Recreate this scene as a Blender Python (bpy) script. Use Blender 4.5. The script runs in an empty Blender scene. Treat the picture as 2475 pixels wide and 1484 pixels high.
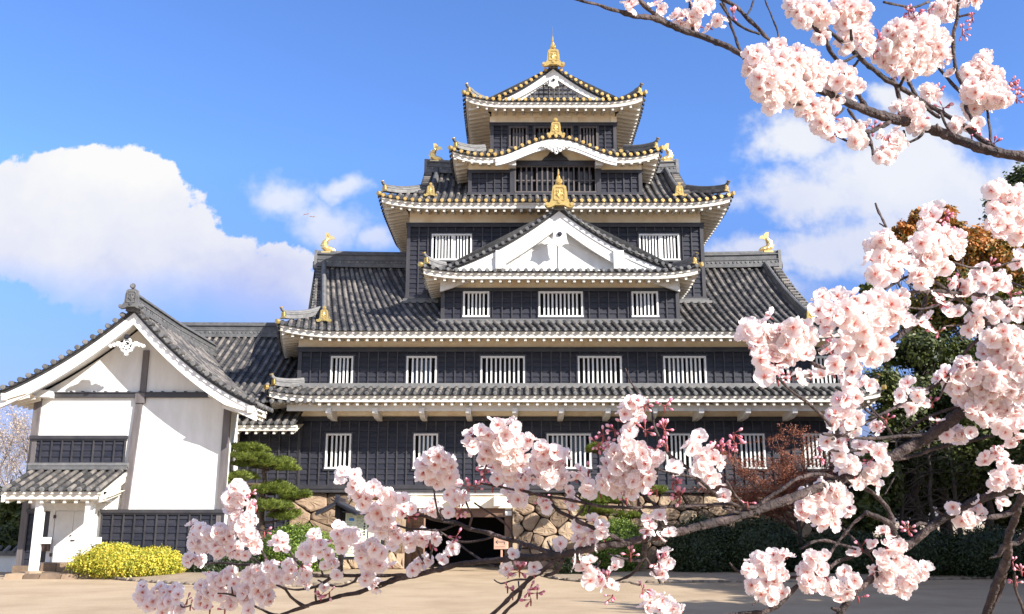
import bpy, math, random
import numpy as np
from mathutils import Vector, Matrix
R=math.radians; PI=math.pi
S=bpy.context.scene; col=S.collection
rng=random.Random(7); nrg=np.random.default_rng(11)

# ------------------------------------------------------------------ camera
F=2250.0; TH=R(13.0); H=1.9                      # focal length in units of a 2475 px wide picture
cd=bpy.data.cameras.new('camera'); cam=bpy.data.objects.new('camera',cd); col.objects.link(cam)
cam.location=(0,0,H); cam.rotation_euler=(R(90)+TH,0,0)
cd.sensor_width=36; cd.lens=36*F/2475; cd.clip_start=0.05; cd.clip_end=6000
S.camera=cam
def ray(u,v):
    x=(u-1237.5)/F; y=(742-v)/F
    return Vector((x,math.cos(TH)-y*math.sin(TH),math.sin(TH)+y*math.cos(TH)))
def at(u,v,Y):
    d=ray(u,v); t=Y/d.y
    return Vector((d.x*t,Y,H+d.z*t))
def atd(u,v,z):
    d=ray(u,v); return Vector((0,0,H))+d*z
# ------------------------------------------------------------------ light
SUN_AZ,SUN_EL=55,29
SKY_STRENGTH=0.08
S.view_settings.view_transform='Standard'; S.view_settings.look='None'
S.view_settings.exposure=1.08; S.view_settings.gamma=1; S.view_settings.use_curve_mapping=False
sl=bpy.data.lights.new('sun','SUN'); sl.energy=5.0; sl.angle=R(0.5); sl.color=(1,.955,.89)
sun=bpy.data.objects.new('sun',sl); col.objects.link(sun)
sd=Vector((math.sin(R(SUN_AZ))*math.cos(R(SUN_EL)),-math.cos(R(SUN_AZ))*math.cos(R(SUN_EL)),math.sin(R(SUN_EL))))
sun.location=sd*60; sun.rotation_euler=sd.to_track_quat('Z','Y').to_euler()
W=bpy.data.worlds.new("World"); S.world=W; W.use_nodes=True
def build_world():
    nt=W.node_tree; nt.nodes.clear(); N=nt.nodes.new; L=nt.links.new
    def math_(op,a,b=None,c=None):
        n=N('ShaderNodeMath'); n.operation=op
        for i,q in enumerate((a,b,c)):
            if q is None: continue
            if isinstance(q,(int,float)): n.inputs[i].default_value=q
            else: L(q,n.inputs[i])
        return n.outputs[0]
    sky=N('ShaderNodeTexSky'); sky.sky_type='NISHITA'; sky.sun_disc=False
    sky.sun_elevation=R(SUN_EL); sky.sun_rotation=R(180-SUN_AZ); sky.ozone_density=2.2; sky.dust_density=.45; sky.air_density=1.0
    hs=N('ShaderNodeMixRGB'); hs.blend_type='MULTIPLY'; hs.inputs[0].default_value=1; hs.inputs[2].default_value=(.85,1.12,1.64,1)
    L(sky.outputs[0],hs.inputs[1])
    tint=N('ShaderNodeMixRGB'); tint.inputs[1].default_value=(.50,.49,.80,1); tint.inputs[2].default_value=(.85,1.12,1.64,1); L(tint.outputs[0],hs.inputs[2])
    tc=N('ShaderNodeTexCoord'); sp=N('ShaderNodeSeparateXYZ'); L(tc.outputs['Generated'],sp.inputs[0])
    y=math_('MAXIMUM',sp.outputs[1],0.02)
    a=math_('DIVIDE',sp.outputs[0],y); e=math_('DIVIDE',sp.outputs[2],y)
    tm=N('ShaderNodeMapRange'); tm.inputs['From Min'].default_value=.10; tm.inputs['From Max'].default_value=.40; L(e,tm.inputs['Value']); L(tm.outputs[0],tint.inputs[0])
    cb=N('ShaderNodeCombineXYZ'); L(a,cb.inputs[0]); L(e,cb.inputs[1])
    def noise(scale,det,rough,off=(0,0,0),dist=0):
        mp=N('ShaderNodeMapping'); mp.inputs['Location'].default_value=off; L(cb.outputs[0],mp.inputs[0])
        n=N('ShaderNodeTexNoise'); n.inputs['Scale'].default_value=scale; n.inputs['Detail'].default_value=det; n.inputs['Roughness'].default_value=rough
        n.inputs['Distortion'].default_value=dist
        L(mp.outputs[0],n.inputs['Vector']); return n.outputs['Fac']
    na=noise(4.5,5,.6,(1,2,0)); nb_=noise(4.5,5,.6,(7,5,0))
    aw=math_('MULTIPLY_ADD',math_('SUBTRACT',na,.5),.20,a); ew=math_('MULTIPLY_ADD',math_('SUBTRACT',nb_,.5),.16,e)
    n1=noise(7,9,.62,(3.1,1.7,0)); n2=noise(3.2,6,.55,(9,4,0)); n3=noise(30,8,.65,(2,8,0))
    def blobs(lst):
        out=None
        for (u,v,rx,ry) in lst:
            d=ray(u,v); a0,e0=d.x/d.y,d.z/d.y
            dx=math_('MULTIPLY',math_('SUBTRACT',aw,a0),F/rx); dy=math_('MULTIPLY',math_('SUBTRACT',ew,e0),F/ry)
            q=math_('SUBTRACT',1.0,math_('SQRT',math_('ADD',math_('MULTIPLY',dx,dx),math_('MULTIPLY',dy,dy))))
            out=q if out is None else math_('MAXIMUM',out,q)
        return out
    def dens(lst,k,amp,lo,hi):
        b=blobs(lst)
        nn=math_('ADD',math_('MULTIPLY',math_('SUBTRACT',n1,.5),amp),math_('MULTIPLY',math_('SUBTRACT',n3,.5),amp*.55))
        s=math_('ADD',math_('MULTIPLY',b,k),nn)
        mr=N('ShaderNodeMapRange'); mr.interpolation_type='SMOOTHSTEP'; mr.inputs['From Min'].default_value=lo; mr.inputs['From Max'].default_value=hi
        L(s,mr.inputs['Value']); return mr.outputs['Result']
    big=dens([(60,520,330,190),(250,600,330,200),(420,690,280,170),(560,720,230,130),(-200,520,350,200),(690,770,90,50),(650,690,130,110),(150,440,160,110),(330,520,150,110)],1.0,.95,.02,.13)
    def lin(u1,v1,u2,v2):   # line through two directions in the (a, e) plane
        p,q=ray(u1,v1),ray(u2,v2); k_=(q.z/q.y-p.z/p.y)/(q.x/q.y-p.x/p.y); return k_,p.z/p.y-k_*p.x/p.y
    k_,c_=lin(0,745,700,850)
    fd=N('ShaderNodeMapRange'); fd.interpolation_type='SMOOTHSTEP'; fd.inputs['From Min'].default_value=-.015; fd.inputs['From Max'].default_value=.075
    L(math_('ADD',math_('SUBTRACT',math_('SUBTRACT',e,math_('MULTIPLY',a,k_)),c_),math_('MULTIPLY',math_('SUBTRACT',n2,.5),.16)),fd.inputs['Value'])
    big=math_('MULTIPLY',big,fd.outputs['Result'])
    soft=dens([(700,470,130,85),(860,425,110,55),(800,540,160,110),(930,600,90,60)],.8,1.1,.12,.75)
    right=dens([(2150,450,330,240),(1950,470,240,120),(2120,610,330,120),(2330,560,280,220),(2500,480,300,200),(2250,300,210,130),(1800,640,150,80),(2120,240,110,70),(1950,330,150,90),(1980,620,220,90)],.85,1.1,.02,.55)
    low=dens([(30,1060,200,130),(1850,720,260,80),(2260,1150,300,110)],.6,.9,.1,.8)
    alpha=math_('MAXIMUM',math_('MAXIMUM',big,math_('MULTIPLY',soft,.75)),math_('MAXIMUM',math_('MULTIPLY',right,.86),math_('MULTIPLY',low,.7)))
    # unseen broken cloud behind the viewer, added as neutral fill light
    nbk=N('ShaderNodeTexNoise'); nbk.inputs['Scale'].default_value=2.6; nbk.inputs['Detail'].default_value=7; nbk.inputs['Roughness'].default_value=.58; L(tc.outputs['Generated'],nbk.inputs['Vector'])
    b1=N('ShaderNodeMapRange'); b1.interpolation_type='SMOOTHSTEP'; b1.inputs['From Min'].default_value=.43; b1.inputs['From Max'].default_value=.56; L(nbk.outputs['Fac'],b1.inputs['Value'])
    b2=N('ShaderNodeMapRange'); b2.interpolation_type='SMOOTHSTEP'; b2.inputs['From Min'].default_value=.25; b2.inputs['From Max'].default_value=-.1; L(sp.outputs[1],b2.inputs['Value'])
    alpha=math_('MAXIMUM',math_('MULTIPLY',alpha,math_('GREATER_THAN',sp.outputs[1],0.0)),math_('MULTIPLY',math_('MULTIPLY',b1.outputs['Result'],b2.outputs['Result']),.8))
    # underside of the clouds is bluish grey, sunlit tops are white
    dd=ray(300,700); bot=N('ShaderNodeMapRange'); bot.inputs['From Min'].default_value=(ray(300,800).z/ray(300,800).y); bot.inputs['From Max'].default_value=(ray(300,380).z/ray(300,380).y)
    L(math_('ADD',e,math_('MULTIPLY',math_('SUBTRACT',n2,.5),.22)),bot.inputs['Value'])
    wv=math_('MULTIPLY_ADD',math_('SUBTRACT',n1,.5),1.3,bot.outputs['Result'])
    cr=N('ShaderNodeValToRGB'); cr.color_ramp.elements[0].position=0.0; cr.color_ramp.elements[0].color=(.56,.62,.94,1)
    cr.color_ramp.elements[1].position=1; cr.color_ramp.elements[1].color=(1.0,1.0,1.0,1)
    m=cr.color_ramp.elements.new(.4); m.color=(.80,.83,.97,1)
    L(wv,cr.inputs[0])
    sc=N('ShaderNodeMixRGB'); sc.blend_type='MULTIPLY'; sc.inputs[0].default_value=1; k=.46/SKY_STRENGTH; sc.inputs[2].default_value=(k,k,k,1); L(cr.outputs[0],sc.inputs[1])
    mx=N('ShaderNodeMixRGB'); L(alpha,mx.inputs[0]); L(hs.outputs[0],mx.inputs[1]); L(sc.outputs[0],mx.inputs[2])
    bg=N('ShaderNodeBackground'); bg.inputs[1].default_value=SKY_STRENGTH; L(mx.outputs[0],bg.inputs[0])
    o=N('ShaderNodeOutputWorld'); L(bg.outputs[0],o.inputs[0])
build_world()
# ------------------------------------------------------------------ materials
def mat(name,c1,c2=None,scale=3.0,rough=.7,bump=0,bscale=20,metal=0,attr=0,c3=None,spec=.5,trans=0,stretch=None,detail=5):
    m=bpy.data.materials.new(name); m.use_nodes=True; nt=m.node_tree; N=nt.nodes.new; L=nt.links.new
    b=nt.nodes['Principled BSDF']; b.inputs['Roughness'].default_value=rough; b.inputs['Metallic'].default_value=metal
    b.inputs['Specular IOR Level'].default_value=spec
    tc=N('ShaderNodeTexCoord'); mp=N('ShaderNodeMapping'); L(tc.outputs['Object'],mp.inputs[0])
    if stretch: mp.inputs['Scale'].default_value=stretch
    n=N('ShaderNodeTexNoise'); n.inputs['Scale'].default_value=scale; n.inputs['Detail'].default_value=detail; n.inputs['Roughness'].default_value=.6; L(mp.outputs[0],n.inputs['Vector'])
    r=N('ShaderNodeValToRGB'); r.color_ramp.elements[0].position=.3; r.color_ramp.elements[1].position=.72
    r.color_ramp.elements[0].color=(*c1,1); r.color_ramp.elements[1].color=(*(c2 or c1),1)
    if c3: q=r.color_ramp.elements.new(.52); q.color=(*c3,1)
    fac=n.outputs['Fac']
    if attr:
        at_=N('ShaderNodeAttribute'); at_.attribute_name='rnd'
        mm=N('ShaderNodeMath'); mm.operation='MULTIPLY_ADD'; mm.inputs[1].default_value=attr; L(at_.outputs['Fac'],mm.inputs[0])
        m2=N('ShaderNodeMath'); m2.operation='MULTIPLY_ADD'; m2.inputs[1].default_value=1-attr; m2.inputs[2].default_value=0; L(fac,m2.inputs[0]); L(m2.outputs[0],mm.inputs[2]); fac=mm.outputs[0]
    L(fac,r.inputs[0]); L(r.outputs[0],b.inputs['Base Color'])
    if bump:
        n2=N('ShaderNodeTexNoise'); n2.inputs['Scale'].default_value=bscale; n2.inputs['Detail'].default_value=6; L(mp.outputs[0],n2.inputs['Vector'])
        bp=N('ShaderNodeBump'); bp.inputs['Strength'].default_value=bump; bp.inputs['Distance'].default_value=.02; L(n2.outputs['Fac'],bp.inputs['Height']); L(bp.outputs[0],b.inputs['Normal'])
    if trans:
        tr=N('ShaderNodeBsdfTranslucent'); L(r.outputs[0],tr.inputs[0]); ms=N('ShaderNodeMixShader'); ms.inputs[0].default_value=trans
        L(b.outputs[0],ms.inputs[1]); L(tr.outputs[0],ms.inputs[2]); L(ms.outputs[0],nt.nodes['Material Output'].inputs['Surface'])
    return m
M={}
M['tile']=mat('roof_tile',(.034,.033,.034),(.20,.176,.152),4,.6,.25,30,attr=.42,c3=(.10,.09,.082))
M['pan']=mat('pan_tile',(.016,.017,.02),(.07,.066,.062),5,.55,.2,30,attr=.25)
M['ridge']=mat('ridge_tile',(.07,.07,.072),(.19,.185,.18),4,.6,.3,25,attr=.4)
M['gold']=mat('gilded_plaque',(.62,.40,.11),(.8,.58,.22),9,.32,.15,40,metal=.75)
M['goldcap']=mat('gilded_tile_end',(.5,.31,.09),(.66,.45,.17),30,.42,.5,60,metal=.55,attr=.4)
M['goldbright']=mat('gilded_fish',(.9,.6,.2),(1,.8,.38),8,.28,.2,50,metal=.75)
M['plaster']=mat('white_plaster',(.64,.62,.58),(.80,.79,.77),1.1,.85,.06,40,detail=9,stretch=(1.6,1.6,.5))
M['plaster_bounce']=mat('eave_plaster',(.76,.62,.44),(.92,.85,.72),1.6,.85,.05,30,detail=9,c3=(.88,.78,.61))  # pale cream carries the warm bounce light under the eaves in its colour
M['timber']=mat('black_clapboard',(.0135,.0145,.0245),(.037,.0362,.0455),2.5,.45,.2,30,attr=.18,spec=.35,stretch=(.5,1,3))
M['batten']=mat('black_batten',(.022,.022,.028),(.055,.05,.052),3,.45,.2,30,attr=.3)
M['frame_dark']=mat('dark_timber_beam',(.022,.022,.029),(.058,.053,.055),2,.45,.2,40,attr=.2,stretch=(1,1,.4))
M['post']=mat('weathered_post',(.085,.075,.077),(.17,.148,.145),2.2,.6,.2,40,stretch=(3,3,.4))
M['eaveboard']=mat('eave_limewash',(.56,.52,.45),(.7,.67,.61),3,.7,.04,40)
M['bar']=mat('dark_lattice_wood',(.06,.05,.048),(.115,.095,.09),2.2,.6,.2,40,stretch=(3,3,.4))
M['whitewood']=mat('white_painted_wood',(.68,.67,.65),(.78,.77,.75),3,.6,.03,40)
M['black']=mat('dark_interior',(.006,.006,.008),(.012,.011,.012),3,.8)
M['glass']=mat('window_glass',(.012,.016,.028),(.02,.026,.045),3,.12,spec=.5)
M['stone']=mat('granite_boulder',(.13,.09,.06),(.43,.32,.21),1.6,.9,.9,16,attr=.5,c3=(.29,.20,.13),detail=8)
M['gap']=mat('wall_joint_earth',(.02,.017,.013),(.04,.032,.026),6,.95)
M['sand']=None
M['soil']=mat('bed_soil',(.24,.175,.115),(.36,.28,.195),2.5,.95,.4,30,detail=9)
M['brown']=mat('studded_door_wood',(.13,.07,.045),(.2,.12,.08),4,.6,.2,30)
M['signwood']=mat('sign_wood',(.42,.24,.17),(.52,.32,.23),6,.7,.1,40)
M['paper']=mat('notice_paper',(.62,.66,.5),(.7,.72,.56),2,.8)
M['ink']=mat('printed_ink',(.02,.02,.02),(.04,.04,.04),2,.8)
M['blue']=mat('printed_blue',(.05,.2,.6),(.08,.3,.7),2,.8)
M['bronze']=mat('letter_box_metal',(.05,.028,.02),(.08,.05,.04),8,.5,metal=.3)
M['pine']=mat('pine_needles',(.06,.095,.016),(.33,.38,.07),2,.6,attr=.75,trans=.2)
M['pinebark']=mat('pine_bark',(.05,.032,.022),(.12,.085,.06),8,.95,.6,30)
M['bush']=mat('azalea_leaves',(.03,.06,.008),(.24,.34,.045),2,.5,attr=.8,trans=.25)
M['darkbush']=mat('camellia_leaves',(.012,.022,.007),(.045,.065,.016),1.5,.5,attr=.7,trans=.15)
M['yellow']=mat('golden_leaves',(.15,.2,.02),(.70,.55,.09),3,.55,attr=.6,c3=(.58,.52,.05),trans=.3)
M['edge']=mat('edging_stone',(.10,.075,.055),(.3,.24,.18),5,.9,.5,20,attr=.5)
M['yellowcore']=mat('golden_shrub_twigs',(.2,.17,.03),(.3,.26,.05),6,.8)
M['autumn']=mat('autumn_leaves',(.05,.07,.012),(.55,.2,.04),.35,.55,attr=.55,c3=(.2,.14,.02),trans=.3)
M['green']=mat('evergreen_leaves',(.018,.032,.008),(.12,.14,.025),.5,.55,attr=.6,trans=.2)
M['red']=mat('red_maple_buds',(.16,.045,.025),(.42,.15,.08),1.5,.6,attr=.7,trans=.2)
M['bark']=mat('tree_bark',(.035,.026,.02),(.11,.085,.07),6,.95,.6,20)
M['cherrybark']=mat('cherry_bark',(.012,.008,.007),(.15,.105,.093),26,.75,1.0,70,c3=(.046,.028,.025),stretch=(1,1,1),detail=8)
M['bud']=mat('cherry_bud',(.72,.22,.32),(.92,.55,.6),40,.5,attr=.6,trans=.25)
M['calyx']=mat('bud_calyx',(.2,.035,.04),(.34,.08,.07),30,.6)
M['stamen']=mat('stamens',(.62,.12,.12),(.8,.3,.22),30,.7)
M['greytwig']=mat('grey_twigs',(.16,.12,.1),(.28,.22,.19),4,.9)
# ------------------------------------------------------------------ mesh helpers
class MB:
    def __init__(s): s.v=[]; s.f=[]; s.r=[]; s.g=[]
    def add(s,vs,fs,r=None):
        o=len(s.v); s.v.extend(vs); r=rng.random() if r is None else r; s.g.append((o,len(s.f)))
        for f in fs: s.f.append([o+i for i in f]); s.r.append(r)
    def hexa(s,p,r=None):   # p: 4 bottom (ccw), 4 top
        s.add(p,[(3,2,1,0),(4,5,6,7),(0,1,5,4),(1,2,6,5),(2,3,7,6),(3,0,4,7)],r)
    def box(s,x0,x1,y0,y1,z0,z1,r=None):
        s.hexa([(x0,y0,z0),(x1,y0,z0),(x1,y1,z0),(x0,y1,z0),(x0,y0,z1),(x1,y0,z1),(x1,y1,z1),(x0,y1,z1)],r)
    def bar(s,a,b,w,h,up=Vector((0,0,1)),r=None):
        a=Vector(a); b=Vector(b); d=(b-a).normalized(); sd_=d.cross(up)
        if sd_.length<1e-4: sd_=Vector((1,0,0))
        sd_.normalize(); u=sd_.cross(d).normalized(); p=[]
        for q in (-h/2,h/2):
            p+=[a-sd_*w/2+u*q,a+sd_*w/2+u*q,b+sd_*w/2+u*q,b-sd_*w/2+u*q]
        s.hexa(p,r)
    def tube(s,pts,rad,n=8,cap=True,r=None,squash=None):
        pts=[Vector(p) for p in pts]; m=len(pts); vs=[]; fs=[]; ref=None
        for i in range(m):
            d=(pts[min(i+1,m-1)]-pts[max(i-1,0)]).normalized()
            if ref is None:
                ref=Vector((0,0,1)) if abs(d.z)<.9 else Vector((1,0,0))
            a=d.cross(ref).normalized(); b=a.cross(d).normalized(); ref=b
            for k in range(n):
                t=2*PI*k/n; q=pts[i]+(a*math.cos(t)+b*math.sin(t))*rad[i]; vs.append(tuple(q))
        for i in range(m-1):
            for k in range(n): fs.append((i*n+k,i*n+(k+1)%n,(i+1)*n+(k+1)%n,(i+1)*n+k))
        if cap: fs.append(tuple(range(n))[::-1]); fs.append(tuple((m-1)*n+k for k in range(n)))
        s.add(vs,fs,r)
    def cyl(s,c,d,rad,ln,n=12,r=None):
        c=Vector(c); d=Vector(d).normalized(); s.tube([c,c+d*ln],[rad,rad],n,True,r)
    def prism(s,poly,o,e,up,dirn,th,r=None):   # 2d polygon (a,b) -> o+e*a+up*b, thickened along dirn
        o=Vector(o); e=Vector(e); up=Vector(up); dn=Vector(dirn).normalized()*th; n=len(poly)
        a=[o+e*p[0]+up*p[1] for p in poly]; vs=[tuple(q) for q in a]+[tuple(q+dn) for q in a]
        s.add(vs,[tuple(range(n)),tuple(range(n,2*n))[::-1]]+[(i,(i+1)%n,n+(i+1)%n,n+i) for i in range(n)],r)
    def each(s,name,m,parent=None):
        g=s.g+[(len(s.v),len(s.f))]; out=[]
        for (a,b),(c,d) in zip(g,g[1:]):
            q=MB(); q.v=s.v[a:c]; q.f=[[i-a for i in f] for f in s.f[b:d]]; q.r=s.r[b:d]; out.append(q.build(name,m,parent))
        return out
    def build(s,name,m,parent=None,smooth=False,root=None):
        me=bpy.data.meshes.new(name)
        off=Vector((0,0,0))
        p=root or parent
        if p is not None: off=WL.get(p.name,Vector((0,0,0)))
        ox,oy,oz=off
        me.from_pydata([(q[0]-ox,q[1]-oy,q[2]-oz) for q in s.v],[],s.f)
        me.materials.append(m if not isinstance(m,str) else M[m])
        a=me.attributes.new('rnd','FLOAT','FACE'); a.data.foreach_set('value',s.r)
        if smooth: me.polygons.foreach_set('use_smooth',[True]*len(me.polygons))
        me.update()
        o=bpy.data.objects.new(name,me); col.objects.link(o)
        if parent is not None: o.parent=parent; WL[o.name]=off
        return o
WL={}
def thing(name,label,cat,loc,group=None):
    o=bpy.data.objects.new(name,None); col.objects.link(o); o.location=loc; o.empty_display_size=.3
    o['label']=label; o['category']=cat
    if group: o['group']=group
    WL[o.name]=Vector(loc); return o
def tag(o,label,cat,group=None):
    o['label']=label; o['category']=cat
    if group: o['group']=group
    return o
def dup(o,parent,loc,rz=0,sc=1):
    c=o.copy(); col.objects.link(c); c.parent=parent; c.location=Vector(loc)-WL[parent.name]; c.rotation_euler=(0,0,rz)
    c.scale=sc if isinstance(sc,tuple) else (sc,sc,sc); WL[c.name]=Vector((0,0,0)); return c
def npmesh(name,V,Fc,m,parent=None,rnd=None,smooth=False,mi=None,extra=None,n=4):
    me=bpy.data.meshes.new(name); V=np.asarray(V,dtype=np.float32); Fc=np.asarray(Fc,dtype=np.int32)
    off=np.array(WL.get(parent.name,(0,0,0)) if parent is not None else (0,0,0),dtype=np.float32)
    V=V-off
    me.vertices.add(len(V)); me.vertices.foreach_set('co',V.ravel())
    me.loops.add(Fc.size); me.loops.foreach_set('vertex_index',Fc.ravel())
    me.polygons.add(len(Fc)); me.polygons.foreach_set('loop_start',np.arange(0,Fc.size,n,dtype=np.int32)); me.polygons.foreach_set('loop_total',np.full(len(Fc),n,dtype=np.int32))
    for q in (m if isinstance(m,(list,tuple)) else [m]): me.materials.append(M[q] if isinstance(q,str) else q)
    if rnd is not None: a=me.attributes.new('rnd','FLOAT','FACE'); a.data.foreach_set('value',np.asarray(rnd,dtype=np.float32))
    if extra is not None: a=me.attributes.new('rad','FLOAT','POINT'); a.data.foreach_set('value',np.asarray(extra,dtype=np.float32))
    if mi is not None: me.polygons.foreach_set('material_index',np.asarray(mi,dtype=np.int32))
    if smooth: me.polygons.foreach_set('use_smooth',np.ones(len(Fc),dtype=bool))
    me.update(calc_edges=True); me.validate()
    o=bpy.data.objects.new(name,me); col.objects.link(o)
    if parent is not None: o.parent=parent; WL[o.name]=Vector(tuple(off))
    return o
# ------------------------------------------------------------------ tiled roofs
def V2(x,y): return Vector((x,y))
class Side:
    """One slope of a tiled roof: eave from A to B (inward side on the left hand), profile g(v), upturned corners."""
    def __init__(s,A,B,z0,g,Lf=0.0,c=2.5,tA=None,tB=None,K=None,sk=None):
        s.sk=sk
        s.A=V2(*A); s.B=V2(*B); s.W=(s.B-s.A).length; s.e=(s.B-s.A)/s.W; s.n=V2(-s.e.y,s.e.x)
        s.z0=z0; s.g=g; s.L=Lf; s.c=c; s.tA=tA; s.tB=tB; s.K=K
    def lift(s,u):
        l=0
        if s.tA is not None: l=max(l,s.L*max(0,(s.c-u)/s.c)**2)
        if s.tB is not None: l=max(l,s.L*max(0,(s.c-(s.W-u))/s.c)**2)
        return l
    def hip(s,u):
        m=1e9
        if s.tA is not None: m=min(m,u*s.tA)
        if s.tB is not None: m=min(m,(s.W-u)*s.tB)
        return max(0,m)
    def z(s,u,v):
        h=s.g(v)
        if s.K: h=max(h,s.K(u))
        return s.z0+h+s.lift(u)
    def p(s,u,v,dz=0):
        q=s.A+s.e*(u-(s.sk(u)*v if s.sk else 0))+s.n*v; return Vector((q.x,q.y,s.z(u,v)+dz))
    def tiles(s,tile,pan,cap,rng_fn,sp=.33,r=.085,course=.27,pancourse=.23,row_range=None):
        n=max(2,int(round(s.W/sp))); sp=s.W/n; us=[(i+.5)*sp for i in range(n)]
        e3=Vector((s.e.x,s.e.y,0)); n3=Vector((s.n.x,s.n.y,0))
        for u in us:
            for (v0,v1) in rng_fn(u):
                if v1-v0<.08: continue
                k=max(1,int(round((v1-v0)/course))); rr=[(-PI*.5+PI*j/5) for j in range(6)]
                for j in range(k):
                    a=v0+(v1-v0)*j/k-(0.05 if j==0 else .012); b=v0+(v1-v0)*(j+1)/k; vs=[]
                    for vv,rad in ((a,r*1.02),(b,r*.96)):
                        base=s.p(u,vv,.03)
                        for t in rr: vs.append(tuple(base+e3*math.sin(t)*rad+Vector((0,0,math.cos(t)*rad))))
                    fs=[(q,q+1,q+7,q+6) for q in range(5)]+[(5,4,3,2,1,0)]
                    tile.add(vs,fs)
                if v0<.01 and cap is not None:
                    c0=s.p(u,-.06,.035); cap.cyl(c0+n3*.03,-n3,r*1.0,.05,12); cap.cyl(c0-n3*.02,-n3,r*.68,.018,8)
        ed=[0]+us+[s.W]
        for i in range(len(ed)-1):
            ua,ub=ed[i],ed[i+1]; um=(ua+ub)/2
            ra,rb,rm=rng_fn(max(ua,1e-3)),rng_fn(min(ub,s.W-1e-3)),rng_fn(um)
            if not(len(ra)==len(rb)==len(rm)): ra=rb=rm
            for q in range(len(rm)):
                L0,L1=rm[q]; full=max(ra[q][1],rb[q][1],L1); st=min(ra[q][0],rb[q][0],L0)
                k=max(1,int(math.ceil((full-st)/pancourse)))
                for j in range(k):
                    a=st+j*pancourse; b=min(a+pancourse,full); vs=[]
                    ok=False
                    for (vv,dz) in ((a,.012),(a,.05),(b,.014)):
                        for (uu,rg,dd) in ((ua,ra[q],0),(um,rm[q],-.03),(ub,rb[q],0)):
                            w=min(max(vv,rg[0]),rg[1]); vs.append(tuple(s.p(uu,w,dz+dd-.02)))
                    pan.add(vs,[(0,1,4,3),(1,2,5,4),(3,4,7,6),(4,5,8,7)])
    def eave(s,white,cream,ov,slope=.22,sp=.39,drop=.04,fh=.29,raft=True,double=False,bot=None,dark=None):
        """white fascia boards, rafters and boarded soffit under the eave"""
        n=max(2,int(s.W/.35)); us=[s.W*i/n for i in range(n+1)]; zf=lambda u:s.z(u,0)
        def strip(mb,v0,v1,top,bt):
            for i in range(n):
                p=[]
                for zz in (bt,top):
                    for (u,v) in ((us[i],v0),(us[i+1],v0),(us[i+1],v1),(us[i],v1)):
                        uc=u
                        if s.tA is not None and i==0 and u==0: uc=v/s.tA if v>0 else 0
                        if s.tB is not None and i==n-1 and u==us[-1]: uc=s.W-(v/s.tB if v>0 else 0)
                        q=s.A+s.e*uc+s.n*v; p.append((q.x,q.y,zf(u)+zz))
                mb.hexa(p,rng.random()*.2+.4)
        if dark is not None: strip(dark,.02,.5,-.0,-drop-.02)
        strip(white,.06,.3,-drop-.02,-drop-.11)
        strip(white,.10,.3,-drop-.11,-fh-.03)
        zb=-fh-.02
        # soffit
        k=5
        for i in range(n):
            vs=[]
            for j in range(k+1):
                for u in (us[i],us[i+1]):
                    vm=min(ov,s.hip(u)); v=.2+(ov-.2)*j/k
                    v=min(v,max(vm,.0)); q=s.A+s.e*u+s.n*v; vs.append((q.x,q.y,zf(u)+zb+.012+max(0,(v-.2))*slope))
            cream.add(vs,[(2*j,2*j+2,2*j+3,2*j+1) for j in range(k)],.5)
        if raft:
            m=max(2,int(round(s.W/sp)))
            for i in range(m):
                u=s.W*(i+.5)/m; v1=min(ov,s.hip(u)+.05); v0=.17
                if v1-v0<.1: continue
                p=[]
                for dz in (-.14,-.0):
                    for (uu,v) in ((u-.052,v0),(u+.052,v0),(u+.052,v1),(u-.052,v1)):
                        q=s.A+s.e*uu+s.n*v; p.append((q.x,q.y,zf(u)+zb+dz+(v-v0)*slope))
                white.hexa(p,rng.random()*.3+.35)
def rect_ranges(side,vtop,lo=None,hi=None,off=None,vr=None):
    """ranges of v for a slope: hip skirt near the corners (until off), then up to vr (ridge)"""
    def fn(u):
        h=side.hip(u)
        return [(0,min(vtop,h))]
    return fn
def hip_ridge(side,end,d1,body,cap,root,oni=None,w=.24,h=.21,lift=.12,osc=.5,tz=True,gray=False):
    """corner ridge running up the hip; end 'A' or 'B'. returns positions"""
    t=side.tA if end=='A' else side.tB
    def pt(d):
        u=d if end=='A' else side.W-d
        return side.p(u,d*t,0)
    n=9; pts=[]
    for i in range(n+1):
        d=.22+(d1-.22)*i/n; q=pt(d); s_=1-i/n; q.z+=.05+lift*s_**2.2; pts.append(q)
    dirv=(pts[0]-pts[3]); dirv.z=0; dirv.normalize(); sd_=Vector((-dirv.y,dirv.x,0))
    for i in range(n):
        for (ww,z0,z1) in ((w,-.05,.07),(w*.8,.07,.13),(w*.98,.13,.17),(w*.75,.17,h)):
            p=[]
            for zz in (z0,z1):
                for (q,sg) in ((pts[i],-1),(pts[i+1],-1),(pts[i+1],1),(pts[i],1)): p.append(q+sd_*sg*ww/2+Vector((0,0,zz)))
            body.hexa(p,.25+rng.random()*.6)
    body.tube([p+Vector((0,0,h+.02)) for p in pts],[.085]*(n+1),8)
    if cap is not None:
        e0=pts[0]+Vector((0,0,h))+dirv*.02
        cp=[e0-dirv*.25,e0+Vector((0,0,.04)),e0+dirv*.10+Vector((0,0,.10)),e0+dirv*.15+Vector((0,0,.19))]
        body.tube(cp,[.07,.075,.075,.075],8); dd=(cp[3]-cp[2]).normalized(); cap.cyl(cp[3],dd,.09,.03,10)
        q=pt(-.02); cap.cyl(q+Vector((0,0,.06))-dirv*.05,dirv,.1,.14,10)
    if oni is not None:
        dup(oni,root,pts[0]+dirv*.06+Vector((0,0,-.04)),math.atan2(dirv.x,-dirv.y),osc)
    return pts
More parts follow.
